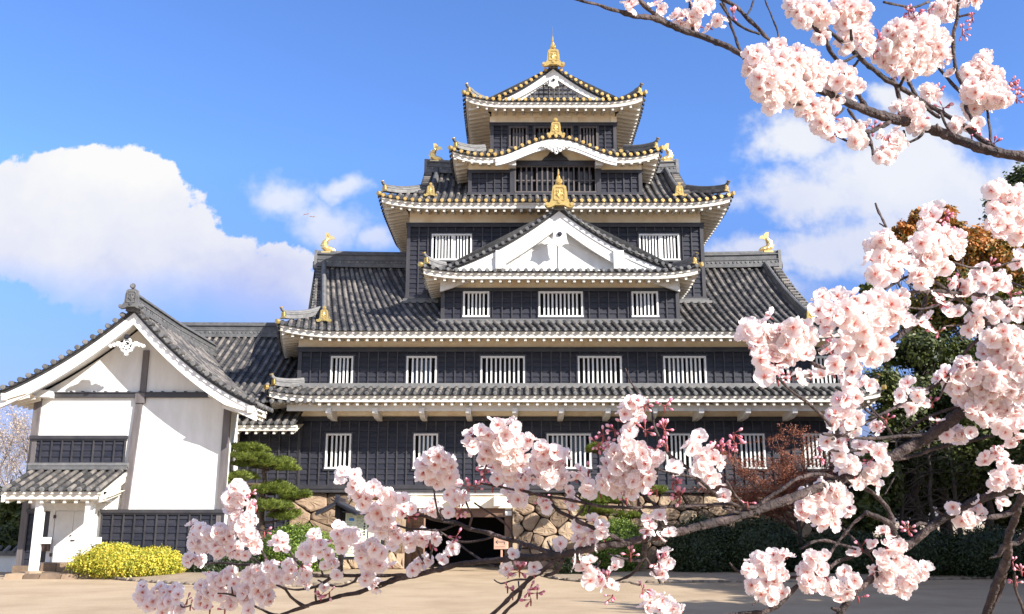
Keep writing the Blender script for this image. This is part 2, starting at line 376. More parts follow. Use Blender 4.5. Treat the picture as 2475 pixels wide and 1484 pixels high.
def ridge_line(body,pts,w=.34,h=.55,r=.1,sides=True,disc=None):
    """main ridge: courses of flat tiles with a round tile on top"""
    pts=[Vector(p) for p in pts]
    for i in range(len(pts)-1):
        d=(pts[i+1]-pts[i]); d.z=0; d.normalize(); s_=Vector((-d.y,d.x,0))
        for (ww,a,b) in ((w*1.25,-.1,.06*h/.5),(w,.06*h/.5,.2*h/.5),(w*1.15,.2*h/.5,.24*h/.5),(w*.85,.24*h/.5,.42*h/.5),(w*1.15,.42*h/.5,.46*h/.5),(w*.8,.46*h/.5,h)):
            p=[]
            for zz in (a,b):
                for (q,sg) in ((pts[i],-1),(pts[i+1],-1),(pts[i+1],1),(pts[i],1)): p.append(q+s_*sg*ww/2+Vector((0,0,zz)))
            body.hexa(p,.1+rng.random()*.5)
        ln=(pts[i+1]-pts[i]).length; k=int(ln/.2)
        for j in range(k):
            q=pts[i].lerp(pts[i+1],(j+.5)/k)
            for sg in (-1,1): body.cyl(q+s_*sg*w*.5+Vector((0,0,.13*h/.5)),s_*sg,.055,.03,8)
    body.tube([p+Vector((0,0,h+.03)) for p in pts],[r]*len(pts),8)
def verge(path,O,e,o,tile,cap,board,pan,bw0=.5,bw1=.6,sp=.31,r=.085,back=.5,drop=.13,bthick=.14,side_len=.34,capsz=.98,mould=True):
    """gable edge: path = [(h,z)...] across the gable, e in-plane horizontal unit, o outward unit, O base point"""
    O=Vector(O); e=Vector(e); o=Vector(o); Z=Vector((0,0,1))
    P=[O+e*h+Z*z for h,z in path]
    L=[0]
    for i in range(len(P)-1): L.append(L[-1]+(P[i+1]-P[i]).length)
    def at_(l):
        for i in range(len(P)-1):
            if l<=L[i+1] or i==len(P)-2:
                t=(l-L[i])/(L[i+1]-L[i]); return P[i].lerp(P[i+1],t),(P[i+1]-P[i]).normalized()
    n=int(round(L[-1]/sp))
    for j in range(n):
        q,d=at_(L[-1]*(j+.5)/n); nrm=d.cross(o) ; nrm=nrm if nrm.z>0 else -nrm
        c=q+nrm*.06
        tile.tube([c-o*(side_len-.04),c+o*.04],[r,r*1.05],8)
        if cap is not None: cap.cyl(c+o*.04,o,r*capsz,.04,12); cap.cyl(c+o*.08,o,r*.72,.015,8)
    m=len(path)-1; Lt=L[-1]
    for i in range(m):
        def f(k): # board depth at point k : narrow at the apex, wider at the feet
            t=abs(path[k][0])/max(abs(path[0][0]),abs(path[-1][0])); return bw0+(bw1-bw0)*t
        for (mb,ot,ob,y0,y1) in ((pan,.02,-.05,-back,.02),(pan,-.05,-drop,-back,-.06)):
            p=[]
            for zz in (ob,ot):
                for (k,yy) in ((i,y1),(i+1,y1),(i+1,y0),(i,y0)): p.append(P[k]+o*yy+Z*zz)
            mb.hexa(p,.4)
        p=[]
        for zz in (-drop-.07,-drop-.005):
            for (k,yy) in ((i,-.1),(i+1,-.1),(i+1,-back),(i,-back)): p.append(P[k]+o*yy+Z*zz)
        board.hexa(p,.5)
        for (fr,to,y1) in ((0,.28,-.07),(.28,.72,-.11),(.72,1.0,-.085)) if mould else ((0,1,-.1),):
            p=[]
            for zz in (to,fr):
                for (k,yy) in ((i,y1),(i+1,y1),(i+1,y1-bthick),(i,y1-bthick)): p.append(P[k]+o*yy+Z*(-drop-zz*f(k)))
            board.hexa(p,.5)
# ------------------------------------------------------------------ timber walls and windows
def clapboard(mb,bt,x0,x1,y,z0,z1,wins=(),bh=.225,bsp=.415,proud=.036,e=(1,0),O=None,phase=0):
    """overlapping horizontal boards with vertical battens, facing -Y, openings cut for windows (x0,x1,z0,z1)"""
    nb=max(1,int(round((z1-z0)/bh))); bh=(z1-z0)/nb
    nbt=max(1,int(round((x1-x0)/bsp))); cols=[x0+(x1-x0)*i/nbt for i in range(nbt+1)]
    for b in range(nb):
        za,zb=z0+b*bh,z0+(b+1)*bh
        cuts=sorted({za,zb,*[w[2] for w in wins if za<w[2]<zb],*[w[3] for w in wins if za<w[3]<zb]})
        for k in range(len(cuts)-1):
            a,c=cuts[k],cuts[k+1]; mid=(a+c)/2
            blk=sorted([(w[0],w[1]) for w in wins if w[2]<mid<w[3]])
            segs=[]; cur=x0
            for (wa,wb) in blk:
                if wa>cur: segs.append((cur,wa))
                cur=max(cur,wb)
            if cur<x1: segs.append((cur,x1))
            pa=proud*(1-(a-za)/bh); pc=proud*(1-(c-za)/bh)
            for (sa,sb) in segs:
                cc=[sa]+[q for q in cols if sa<q<sb]+[sb]
                for i in range(len(cc)-1):
                    vs=[(cc[i],y-pa,a),(cc[i+1],y-pa,a),(cc[i+1],y-pc,c),(cc[i],y-pc,c)]
                    fs=[(0,1,2,3)]
                    if a==za: vs+=[(cc[i],y+.001,a),(cc[i+1],y+.001,a)]; fs.append((4,5,1,0))
                    mb.add(vs,fs)
    for q in cols:
        blk=sorted([(w[2]-.08,w[3]+.14) for w in wins if w[0]-.12<q<w[1]+.12]); cur=z0
        for (wa,wb) in blk+[(z1,z1)]:
            if wa-cur>.05: bt.box(q-.024,q+.024,y-.075,y+.01,cur,wa)
            cur=max(cur,wb)
def window(parent,x0,x1,y,z0,z1,nbar=None,white=True,solid=None,glass=True,mid=None,name='window',fr=.065,sp=.165,depth=.3):
    fm='whitewood' if white else 'bar'
    f=MB(); q=fr
    f.box(x0-.01,x1+.01,y-.1,y+.06,z1-q,z1+.01); f.box(x0-.03,x1+.03,y-.12,y+.06,z0-.01,z0+q)
    f.box(x0-.01,x0+q,y-.1,y+.06,z0+q,z1-q); f.box(x1-q,x1+.01,y-.1,y+.06,z0+q,z1-q)
    w=f.build(name,fm,parent)
    r=MB(); r.box(x0+.001,x0+.01,y+.06,y+depth,z0,z1); r.box(x1-.01,x1-.001,y+.06,y+depth,z0,z1); r.box(x0,x1,y+.06,y+depth,z1-.01,z1-.001); r.box(x0,x1,y+.06,y+depth,z0+.001,z0+.01); r.box(x0,x1,y+depth,y+depth+.02,z0,z1)
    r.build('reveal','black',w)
    n=nbar or max(3,int(round((x1-x0-2*q)/sp))-1)
    b=MB(); ww=(x1-x0-2*q)/(n+1)
    for i in range(n):
        xc=x0+q+ww*(i+1)
        if solid and solid[0]<=i<=solid[1]:
            if i<solid[1]: b.box(xc-.03,xc+ww+.03,y-.045,y+.02,z0+q,z1-q)
            continue
        b.box(xc-.036,xc+.036,y-.055,y+.03,z0+q,z1-q)
    if mid:
        for zz in mid: b.box(x0+q,x1-q,y-.02,y+.035,zz-.035,zz+.035)
    b.build('lattice',fm,w)
    if glass:
        g=MB(); k=max(1,int((x1-x0)/.9)); gl=(x1-x0-2*q)/k
        for i in range(k): g.box(x0+q+gl*i+gl*.12,x0+q+gl*(i+1)-gl*.12,y+depth*.5,y+depth*.5+.01,z0+q+.12,z1-q-.05)
        g.build('pane','glass',w)
    return w
# ------------------------------------------------------------------ ornaments
def make_onigawara(m,capm=None,name='ridge_end_tile',post=True):
    """bell shaped ridge end plaque, 1 unit tall, facing -Y, with a curled foot each side, crest and round cap"""
    b=MB(); half=[(0,0),(.16,.0),(.3,-.08),(.46,-.1),(.55,-.02),(.52,.07),(.44,.05),(.38,.1),(.31,.22),(.29,.5),(.25,.74),(.17,.8)]
    poly=[(x,z) for x,z in half[1:]]+[(-x,z) for x,z in half[:0:-1]]
    b.prism(poly,(0,.09,0),(1,0,0),(0,0,1),(0,-1,0),.18)
    inner=[(.2,.2),(.2,.62),(.14,.7),(-.14,.7),(-.2,.62),(-.2,.2)]
    for i in range(len(inner)):   # raised rim
        a=inner[i]; c=inner[(i+1)%len(inner)]
        b.bar((a[0],-.1,a[1]),(c[0],-.1,c[1]),.035,.035,Vector((0,-1,0)))
    # crest: wings of a stylised butterfly
    for sx in (-1,1):
        for k in range(3):
            pts=[(sx*.02,-.1,.3),(sx*(.05+.03*k),-.115,.42),(sx*(.09+.03*k),-.11,.5-.06*k)]
            b.tube(pts,[.012,.022,.012],6)
        b.cyl((sx*.07,-.09,.57),(0,-1,0),.04,.03,8)
    b.tube([(0,-.1,.26),(0,-.12,.45),(0,-.1,.6)],[.015,.028,.012],6)
    b.cyl((0,-.09,.13),(0,-1,0),.07,.04,10)
    for sx in (-1,1): b.cyl((sx*.47,.1,.03),(0,-1,0),.075,.22,10)
    if post:
        b.tube([(0,.3,.78),(0,.12,.82),(0,-.02,.93)],[.085,.085,.085],8); b.cyl((0,-.02,.95),(0,-1,.25),.125,.05,12); b.cyl((0,-.07,.962),(0,-1,.25),.09,.02,8)
    o=b.build(name,m); return o
def make_shachi(m,name='golden_fish_ornament'):
    """dolphin-like roof fish: head down at +X, body rising and curving, forked tail up; 1 unit tall"""
    b=MB()
    spine=[(.42,.0,.06),(.32,.0,.1),(.18,0,.13),(.02,0,.16),(-.1,0,.26),(-.13,0,.4),(-.09,0,.53),(-.02,0,.64),(.02,0,.72)]
    rad=[.05,.11,.15,.17,.18,.165,.13,.1,.07]; b.tube(spine,rad,10)
    b.tube([(.25,0,.02),(.36,0,-.01),(.46,0,.0)],[.06,.045,.02],8)      # lower jaw
    for sy in (-1,1):
        b.tube([(.22,sy*.09,.16),(.27,sy*.1,.18)],[.035,.02],6)           # eye bumps
        b.prism([(0,0),(-.04,.16),(-.14,.24),(-.22,.2),(-.16,.05)],(.02,sy*.11,.12),(1,0,0),(0,0,1),(0,sy,.2),.03) # side fin
    b.prism([(-.2,.14),(-.3,.18),(-.31,.28),(-.37,.36),(-.3,.4),(-.24,.5),(-.17,.5),(-.2,.35)],(0,.025,0),(1,0,0),(0,0,1),(0,-1,0),.05)   # back fin
    b.prism([(-.12,.5),(-.24,.6),(-.2,.66),(-.08,.62)],(0,.02,0),(1,0,0),(0,0,1),(0,-1,0),.04)
    # tail lobes
    b.prism([(-.03,.66),(-.09,.78),(-.1,.93),(-.12,1.03),(.03,1.02),(.14,.9),(.15,.8),(.09,.68)],(0,.03,0),(1,0,0),(0,0,1),(0,-1,0),.05)
    b.prism([(.0,.64),(.1,.8),(.22,.86),(.34,.8),(.38,.66),(.3,.69),(.2,.68),(.08,.6)],(0,.025,0),(1,0,0),(0,0,1),(0,-1,0),.05)
    for k in range(3): b.tube([(.05+.02*k,-.03,.72),(.03+.04*k,-.035,.85),(.0+.04*k,-.03,.95-.03*k)],[.012,.014,.006],5)
    for k in range(9):  # scale ridges
        t=k/8; i=min(int(t*5)+2,7); p=Vector(spine[i]).lerp(Vector(spine[i+1] if i<8 else spine[8]),t*5-int(t*5)) if i<8 else Vector(spine[8])
        b.cyl(p-Vector((.01,0,.01)),(0.2,0,1),rad[i]*1.07,.02,10)
    b.box(-.26,.2,-.13,.13,-.06,.03)
    return b.build(name,m)
def gegyo(parent,c,o,sc,fancy=False):
    """white pendant board under the gable apex with a six-sided boss"""
    b=MB(); e=Vector((1,0,0))
    if not fancy:
        half=[(0,-.62),(.12,-.5),(.28,-.42),(.4,-.44),(.33,-.25),(.3,-.02),(.28,.22),(0,.36)]
        poly=half+[(-x,z) for x,z in half[-2:0:-1]]
        b.prism([(x*sc,z*sc) for x,z in poly],c,(1,0,0),(0,0,1),(0,-1,0),.1)
    else:
        for (x,z,r_) in ((0,0,.2),(-.18,-.02,.13),(.18,-.02,.13),(0,-.22,.12),(-.12,-.16,.1),(.12,-.16,.1),(-.34,.06,.1),(.34,.06,.1),(-.48,.02,.08),(.48,.02,.08),(-.62,-.02,.07),(.62,-.02,.07),(0,-.34,.06),(0,.16,.15)):
            cc=Vector(c)+Vector((x*sc,0,z*sc)); b.cyl(cc,(0,-1,0),r_*sc,.1,12)
            pts=[cc+Vector((math.cos(t)*r_*sc*.75,-.1,math.sin(t)*r_*sc*.75)) for t in [i*PI/4 for i in range(7)]]
            b.tube(pts,[.025*sc]*7,6)
    p=b.build('gable_pendant','whitewood',parent)
    h=MB(); hc=Vector(c)+Vector((0,-.1,(.02 if not fancy else .32)*sc)); h.cyl(hc,(0,-1,0),.11*sc,.06,6); h.cyl(hc+Vector((0,-.06,0)),(0,-1,0),.06*sc,.03,6)
    h.build('pendant_boss','timber',p)
    return p
def stone_wall(u0,u1,z0,z1,yf,parent,nx,name='stones',seed=3,wide=1.25):
    """dry stone walling: irregular fitted boulders (voronoi cells, inset and bulged) on an earth backing. yf(z) gives the batter"""
    rr=random.Random(seed); Wd=u1-u0; Hh=z1-z0; n=nx; pts=[]
    tries=0; dm=math.sqrt(Wd*Hh/n)*.62
    while len(pts)<n and tries<20000:
        tries+=1; p=(rr.uniform(0,Wd),rr.uniform(0,Hh))
        if all(((p[0]-q[0])/wide)**2+((p[1]-q[1])*wide)**2>(dm*(.55+.6*((len(pts)*7)%5)/4))**2 for q in pts): pts.append(p)
    mb=MB(); bk=MB(); bk.add([(u0,yf(z0)+.12,z0),(u1,yf(z0)+.12,z0),(u1,yf(z1)+.12,z1),(u0,yf(z1)+.12,z1)],[(0,1,2,3)])
    for i,p in enumerate(pts):
        poly=[(0,0),(Wd,0),(Wd,Hh),(0,Hh)]
        for j,q in enumerate(pts):
            if i==j: continue
            mx,my=(p[0]+q[0])/2,(p[1]+q[1])/2; dx,dy=(q[0]-p[0]),(q[1]-p[1])*1.4
            out=[]
            for k in range(len(poly)):
                a,b=poly[k],poly[(k+1)%len(poly)]; fa=(a[0]-mx)*dx+(a[1]-my)*dy; fb=(b[0]-mx)*dx+(b[1]-my)*dy
                if fa<=0: out.append(a)
                if fa*fb<0: t=fa/(fa-fb); out.append((a[0]+(b[0]-a[0])*t,a[1]+(b[1]-a[1])*t))
            poly=out
            if len(poly)<3: break
        if len(poly)<3: continue
        # resample edges and round
        cx=sum(a[0] for a in poly)/len(poly); cy=sum(a[1] for a in poly)/len(poly)
        res=[]
        for k in range(len(poly)):
            a,b=poly[k],poly[(k+1)%len(poly)]; m=max(2,int(math.hypot(b[0]-a[0],b[1]-a[1])/.13))
            for t in range(m): res.append((a[0]+(b[0]-a[0])*t/m,a[1]+(b[1]-a[1])*t/m))
        for _ in range(1): res=[((res[k-1][0]+2*res[k][0]+res[(k+1)%len(res)][0])/4,(res[k-1][1]+2*res[k][1]+res[(k+1)%len(res)][1])/4) for k in range(len(res))]
        m=len(res); vs=[]; tx,tz=rr.uniform(-.1,.1),rr.uniform(-.1,.1); bul=rr.uniform(.07,.16)
        size=math.sqrt(Wd*Hh/n)
        for ring,(ins,y) in enumerate(((.006,.1),(.012,-.0),(.03,-bul*.5),(.085,-bul*.72))):
            for (a,b) in res:
                dx,dy=a-cx,b-cy; L_=max(math.hypot(dx,dy),1e-3); k=max(.12,1-ins*1.3/L_)
                X=cx+dx*k; Zz=cy+dy*k; jit=rr.uniform(-.018,.018) if ring>1 else 0
                zz=z0+Zz; vs.append((u0+X,yf(zz)+y+(tx*dx+tz*dy if ring>1 else 0)+jit,zz))
        for (a,b) in res:
            dx,dy=a-cx,b-cy; vs.append((u0+cx+dx*.45+rr.uniform(-.02,.02),yf(z0+cy)-bul*.8+tx*dx*.45+tz*dy*.45+rr.uniform(-.022,.022),z0+cy+dy*.45+rr.uniform(-.02,.02)))
        vs.append((u0+cx,yf(z0+cy)-bul*.82,z0+cy)); fs=[]
        for g_ in range(4):
            for k in range(m): fs.append((g_*m+k,g_*m+(k+1)%m,(g_+1)*m+(k+1)%m,(g_+1)*m+k))
        for k in range(m): fs.append((4*m+k,4*m+(k+1)%m,5*m))
        mb.add(vs,fs,rr.random())
    o=mb.build(name,'stone',parent,smooth=False); bk.build('joints','gap',parent)
    return o
def zz(v,Y): return at(1237.5,v,Y).z
def xx(u,v,Y): return at(u,v,Y).x
# ------------------------------------------------------------------ ground
def build_ground():
    m=mat('raked_sand',(.33,.235,.14),(.47,.355,.23),.5,.95,.35,60,detail=12,c3=(.42,.31,.195)); M['sand']=m
    nt=m.node_tree; b=nt.nodes['Principled BSDF']
    n=nt.nodes.new('ShaderNodeTexNoise'); n.inputs['Scale'].default_value=1.0; n.inputs['Detail'].default_value=8; n.inputs['Roughness'].default_value=.7
    mp=nt.nodes.new('ShaderNodeMapping'); mp.inputs['Scale'].default_value=(1.2,5,1); tc=nt.nodes['Texture Coordinate']; nt.links.new(tc.outputs['Object'],mp.inputs[0]); nt.links.new(mp.outputs[0],n.inputs[0])
    mr=nt.nodes.new('ShaderNodeMapRange'); mr.inputs['From Min'].default_value=.35; mr.inputs['From Max'].default_value=.7; mr.inputs['To Min'].default_value=.96; mr.inputs['To Max'].default_value=1.05; nt.links.new(n.outputs['Fac'],mr.inputs[0])
    mx=nt.nodes.new('ShaderNodeMixRGB'); mx.blend_type='MULTIPLY'; mx.inputs[0].default_value=1
    src=b.inputs['Base Color'].links[0].from_socket; nt.links.new(src,mx.inputs[1]); nt.links.new(mr.outputs[0],mx.inputs[2]); nt.links.new(mx.outputs[0],b.inputs['Base Color'])
    g2_=nt.nodes.new('ShaderNodeTexNoise'); g2_.inputs['Scale'].default_value=38; g2_.inputs['Detail'].default_value=4; g2_.inputs['Roughness'].default_value=.8; nt.links.new(tc.outputs['Object'],g2_.inputs[0])
    mr2=nt.nodes.new('ShaderNodeMapRange'); mr2.inputs['From Min'].default_value=.3; mr2.inputs['From Max'].default_value=.7; mr2.inputs['To Min'].default_value=.74; mr2.inputs['To Max'].default_value=1.18; nt.links.new(g2_.outputs['Fac'],mr2.inputs[0])
    mx2=nt.nodes.new('ShaderNodeMixRGB'); mx2.blend_type='MULTIPLY'; mx2.inputs[0].default_value=1; nt.links.new(mx.outputs[0],mx2.inputs[1]); nt.links.new(mr2.outputs[0],mx2.inputs[2]); nt.links.new(mx2.outputs[0],b.inputs['Base Color'])
    g=MB(); xs=[-3000,-200,-60]+list(range(-50,51,2))+[60,200,3000]; ys=[-300,-60,-10,0]+[i*1.5 for i in range(1,50)]+[90,200,3000]
    vs=[]; 
    for y_ in ys:
        for x_ in xs: 
            near=abs(x_)<50 and 0<y_<60
            vs.append((x_,y_,(.018*math.sin(x_*.7+y_*.3)+.014*math.sin(y_*1.1-x_*.23)) if near and y_<33 else 0))
    nx=len(xs); g.add(vs,[(j*nx+i,j*nx+i+1,(j+1)*nx+i+1,(j+1)*nx+i) for j in range(len(ys)-1) for i in range(nx-1)])
    o=g.build('ground',m,smooth=True); o['kind']='structure'
build_ground()
def bed(name,pts,hgt=.10,edge=True,label=None):
    """planting bed: low mound of soil inside an edging of small stones"""
    cx=sum(p[0] for p in pts)/len(pts); cy=sum(p[1] for p in pts)/len(pts); m=len(pts); vs=[]
    for k,h in ((1,.03),(.93,.07),(.75,hgt),(.4,hgt+.04)):
        for p in pts: vs.append((cx+(p[0]-cx)*k,cy+(p[1]-cy)*k,h+rng.uniform(-.012,.012)))
    vs.append((cx,cy,hgt+.05)); fs=[]
    for g_ in range(3):
        for k in range(m): fs.append((g_*m+k,g_*m+(k+1)%m,(g_+1)*m+(k+1)%m,(g_+1)*m+k))
    for k in range(m): fs.append((3*m+k,3*m+(k+1)%m,4*m))
    b=MB(); b.add(vs,fs); o=b.build(name,'soil',smooth=True); o['kind']='structure'
    return o
def loop(pts,n=10):
    out=[]
    m=len(pts)
    for i in range(m):
        p0,p1,p2,p3=[Vector(pts[(i+k-1)%m]) for k in range(4)]
        for j in range(n):
            t=j/n; out.append(tuple(.5*((2*p1)+(-p0+p2)*t+(2*p0-5*p1+4*p2-p3)*t*t+(-p0+3*p1-3*p2+p3)*t**3)))
    return out
def gpt(u,v):
    d=ray(u,v); t=-H/d.z; return (d.x*t,d.y*t)
bedL=loop([gpt(163,1386),gpt(300,1403),gpt(470,1414),gpt(700,1418),gpt(880,1405),(-5.4,35.5),(-6,38.2),(-10,38.8),(-10.6,34.9),(-14,34.6)],8)
bed('soil_bed',bedL)
bedR=loop([gpt(1330,1398),gpt(1460,1408),gpt(1800,1409),gpt(2200,1403),gpt(2560,1398),(26,33),(26,40),(14,38.6),(3,38.4),(1.2,36)],8)
bed('soil_bed',bedR)
def edging(pts,name,label):
    b=MB(); pts=[Vector((p[0],p[1],0)) for p in pts]; i=0
    r2=random.Random(5)
    for k in range(len(pts)-1):
        a,c=pts[k],pts[k+1]; L_=(c-a).length; t=0
        while t<L_:
            s=r2.uniform(.1,.24); q=a.lerp(c,min(1,(t+s/2)/L_)); d=(c-a).normalized(); n_=8
            rad=[s*.2,s*.42,s*.45,s*.2]; hh=r2.uniform(.02,.075)
            p0=q-d*s*.5; b.tube([p0+Vector((0,0,.02)),q-d*s*.25+Vector((0,0,hh*.5)),q+d*s*.25+Vector((0,0,hh*.5)),q+d*s*.5+Vector((0,0,.02))],[hh*.5,hh*.95,hh*.9,hh*.4],7)
            t+=s*.97
    o=b.build(name,'edge',smooth=True); tag(o,label,'stone edging'); return o
edging(bedL[0:34],'stone_edging','row of small rough stones edging the soil bed under the yellow shrub')
edging(bedR[0:30],'stone_edging','row of small stones along the front of the shaded right hand bed')

# ------------------------------------------------------------------ castle keep
K=thing('castle_keep','black boarded six storey castle keep with white eaves, grey tiled roofs and gilded ornaments','castle',(2.7,39.5,0))
ONI_G=make_onigawara(M['gold']); ONI_K=make_onigawara(M['ridge']); SH=make_shachi(M['goldbright'])
for o in (ONI_G,ONI_K,SH): WL[o.name]=Vector((0,0,0))
protos=[ONI_G,ONI_K,SH]
def roofpart(name,parent=K,gold=False):
    return dict(t=MB(),p=MB(),c=MB(),r=MB(),w=MB(),s=MB(),g=MB(),name=name,gold=gold,parent=parent)
def finish(rp):
    o=rp['t'].build(rp['name'],'tile',rp['parent'])
    for k,nm,m in (('p','pan_tiles','pan'),('c','tile_ends','goldcap' if rp['gold'] else 'ridge'),('r','ridge','ridge'),('w','eave_boards','eaveboard'),('s','soffit','plaster_bounce'),('g','gilded_caps','gold')):
        if rp[k].v: rp[k].build(nm,m,o)
    return o
def quad_g(a,b): return lambda v:a*v+b*v*v
SK=math.tan(R(11.8))       # the left side of the two lower storeys runs back at a slant
hA=math.tan(R(90+11.8)/2)  # its hip
def wall(mat_,name,x0,x1,y0,y1,z0,z1,skew=False,parent=K):
    b=MB(); s=SK*(y1-y0) if skew else 0
    b.hexa([(x0,y0,z0),(x1,y0,z0),(x1,y1,z0),(x0-s,y1,z0),(x0,y0,z1),(x1,y0,z1),(x1,y1,z1),(x0-s,y1,z1)],.5)
    return b.build(name,mat_,parent)
X0,X1=-9.18,14.6
# --- storey 1 -------------------------------------------------------
def winlist(lst,Y,v0,v1):
    zb,zt=zz(v1,Y),zz(v0,Y); vm=(v0+v1)/2
    return [(xx(a,vm,Y),xx(b,vm,Y),zb,zt) for a,b in lst]
def storey(x0,x1,Y,z0,z1,wins,depth,skew=False,band=.17,parent=K,base=True):
    wall('timber','storey_core',x0+.02,x1-.02,Y+.38,Y+depth,z0,z1,skew,parent)
    cb,bt=MB(),MB(); clapboard(cb,bt,x0+.14,x1-.14,Y,z0+.06,z1-band,wins)
    for w in wins:   # lining round openings and a dark head board over each window
        bt.box(w[0]-.09,w[1]+.09,Y-.085,Y,w[3]+.02,w[3]+.075)
        bt.box(w[0]-.07,w[0]-.02,Y-.07,Y,w[2]-.03,w[3]+.02); bt.box(w[1]+.02,w[1]+.07,Y-.07,Y,w[2]-.03,w[3]+.02)
        bt.box(w[0]-.09,w[1]+.09,Y-.1,Y,w[2]-.08,w[2]-.02)
    o=cb.build('wall','timber',parent); bt.build('battens','batten',o)
    fb=MB(); fb.box(x0-.04,x1+.04,Y-.11,Y+.4,z1-band,z1,.2); fb.box(x0-.06,x1+.06,Y-.13,Y-.11,z1-.05,z1+.0,.5)
    fb.box(x0,x0+.16,Y-.085,Y+.36,z0,z1-band,.9); fb.box(x1-.16,x1,Y-.085,Y+.36,z0,z1-band,.9)
    if base: fb.box(x0-.03,x1+.03,Y-.12,Y+.3,z0-.04,z0+.07,.4)
    fb.each('trim_board','frame_dark',o)
    return o
Y1=40.2; Y2=39.5     # the lower storey stands back under the overhanging second storey
zb1,zt1=zz(1183,Y1),zz(1008,Y1)
w1=winlist([(788,848),(1000,1058),(1158,1214),(1322,1428),(1610,1668),(1790,1848),(1943,1998)],Y1,1049,1133)
storey(X0,X1,Y1,zb1+.12,zt1,w1,13,True)
for i,w in enumerate(w1): window(K,w[0],w[1],Y1,w[2],w[3],nbar=4 if w[1]-w[0]<1.3 else 8,glass=i%2==1)
sb=MB(); sb.box(X0-.1,X1+.1,Y1-.2,Y1+.5,zz(1190,Y1-.2),zb1+.08,.8); sb.box(X0-.12,X1+.12,Y1-.24,Y1-.2,zb1+.02,zb1+.1,.3); sb.build('sill_beam','frame_dark',K)
# --- roof 1 (skirt) ---------------------------------------------------
YE=38.1; rz1=zz(949,YE)-.05
rp=roofpart('lower_roof'); g=quad_g(.32,.02); ov=Y2-YE
exL,exR=xx(645,949,YE),xx(2135,945,YE)
s=Side((exL,YE),(exR,YE),rz1,g,.22,2.0,hA,1.0)
s.tiles(rp['t'],rp['p'],rp['c'],lambda u:[(0,min(ov,s.hip(u)))]); s.eave(rp['w'],rp['s'],ov,.16,.39,dark=rp['p'])
BL=(exL-SK*9,YE+9); sl_=Side(BL,(exL,YE),rz1,g,.22,2.0,None,hA); sl_.tiles(rp['t'],rp['p'],rp['c'],lambda u:[(0,min(ov,sl_.hip(u)))]); sl_.eave(rp['w'],rp['s'],ov,.16)
sr_=Side((exR,YE),(exR,YE+10),rz1,g,.22,2.0,1.0,None); sr_.tiles(rp['t'],rp['p'],rp['c'],lambda u:[(0,min(ov,sr_.hip(u)))]); sr_.eave(rp['w'],rp['s'],ov,.16)
hip_ridge(s,'A',1.15,rp['r'],rp['g'],K,ONI_G,osc=.32); hip_ridge(s,'B',1.3,rp['r'],rp['g'],K,ONI_G,osc=.32)
rp['r'].box(X0-.05,X1+.05,Y2-.3,Y2+.02,rz1+g(1.15)+.0,rz1+g(1.4)+.12)
finish(rp)
# plaster cove with beam and curved bracket arms below roof 1
b=MB(); b.hexa([(X0-.02,Y1-.05,zt1),(X1+.02,Y1-.05,zt1),(X1+.02,Y1+.3,zt1),(X0-.02,Y1+.3,zt1),(X0-.02,39.25,rz1-.12),(X1+.02,39.25,rz1-.12),(X1+.02,Y1+.3,rz1+.2),(X0-.02,Y1+.3,rz1+.2)],.5)
b.build('eave_plaster','plaster_bounce',K)
b=MB(); zbm=zz(993,38.72); b.box(exL+.7,exR-.7,38.72,38.86,zbm,zbm+.26,.5)
b.build('eave_beam','whitewood',K)
for i in range(-1,13):
    u=795+112.4*i
    if u<760 or u>2110: continue
    x=xx(u,985,38.7); zt_=zbm+.12; q=MB(); 
    poly=[(38.58,zt_),(38.58,zt_-.2),(38.64,zt_-.26),(38.8,zt_-.28),(38.95,zt_-.34),(39.2,zt_-.38),(40.2,zt_-.4),(40.2,zt_)]
    q.prism([(38-a,c) for a,c in poly],(x+.11,38,0),(0,-1,0),(0,0,1),(-1,0,0),.22,.5); q.build('bracket_arm','whitewood',K)
# --- storey 2 -------------------------------------------------------
zb2,zt2=zz(938,Y2),zz(840,Y2)
w2=winlist([(800,853),(983,1055),(1162,1268),(1397,1502),(1604,1706),(1838,1905),(1962,2028)],Y2,862,935)
storey(X0,X1,Y2,zb2,zt2,w2,12,True,band=.2,base=False)
for i,(w,nb) in enumerate(zip(w2,(4,5,8,8,8,5,5))): window(K,w[0],w[1],Y2,w[2]+.02,w[3],nbar=nb,glass=i in (0,1,4))
# --- roof 2 (big hip and gable) ---------------------------------------
rz2=zz(794,YE)-.05; rp=roofpart('main_roof'); g2=quad_g(.52,.036); VR=5.9
cL,cR=xx(672,794,YE),xx(2116,792,YE)
def skew2(u):   # the rows of the big roof fan out: it covers an irregular five sided plan
    x=u+cL; t=[(-9.9,.18),(-9.0,.18),(-6.75,.28),(-3.67,.45),(3,.3),(8,.12),(16,.06)]
    for (xa_,sa),(xb_,sb_) in zip(t,t[1:]):
        if x<=xb_: return sa+(sb_-sa)*max(0,(x-xa_)/(xb_-xa_))
    return .06
s=Side((cL,YE),(cR,YE),rz2,g2,.3,2.6,1.01,1.06,sk=skew2)
vl0=xx(760,770,40.3)-cL+.29; vlS=.18   # verge on the left (slants outwards going back)
dL0=vl0; dR0=1.75
dwx=(-3.07,7.25)
def rg(u):
    W_=s.W; x=cL+u; out=[]
    if u<dL0:
        h=min(s.hip(u),1.6); out.append((0,h))
    elif W_-u<dR0: out.append((0,s.hip(u)))
    else:
        top=VR
        if x-skew2(u)*VR<-4.6: top=VR
        elif dwx[0]+.1<x<dwx[1]-.1: top=1.25
        elif -4.75<x-skew2(u)*3.3<8.75: top=3.4
        out.append((0,top))
    return out
s.tiles(rp['t'],rp['p'],rp['c'],rg); s.eave(rp['w'],rp['s'],Y2-YE,.18,.39,dark=rp['p'])
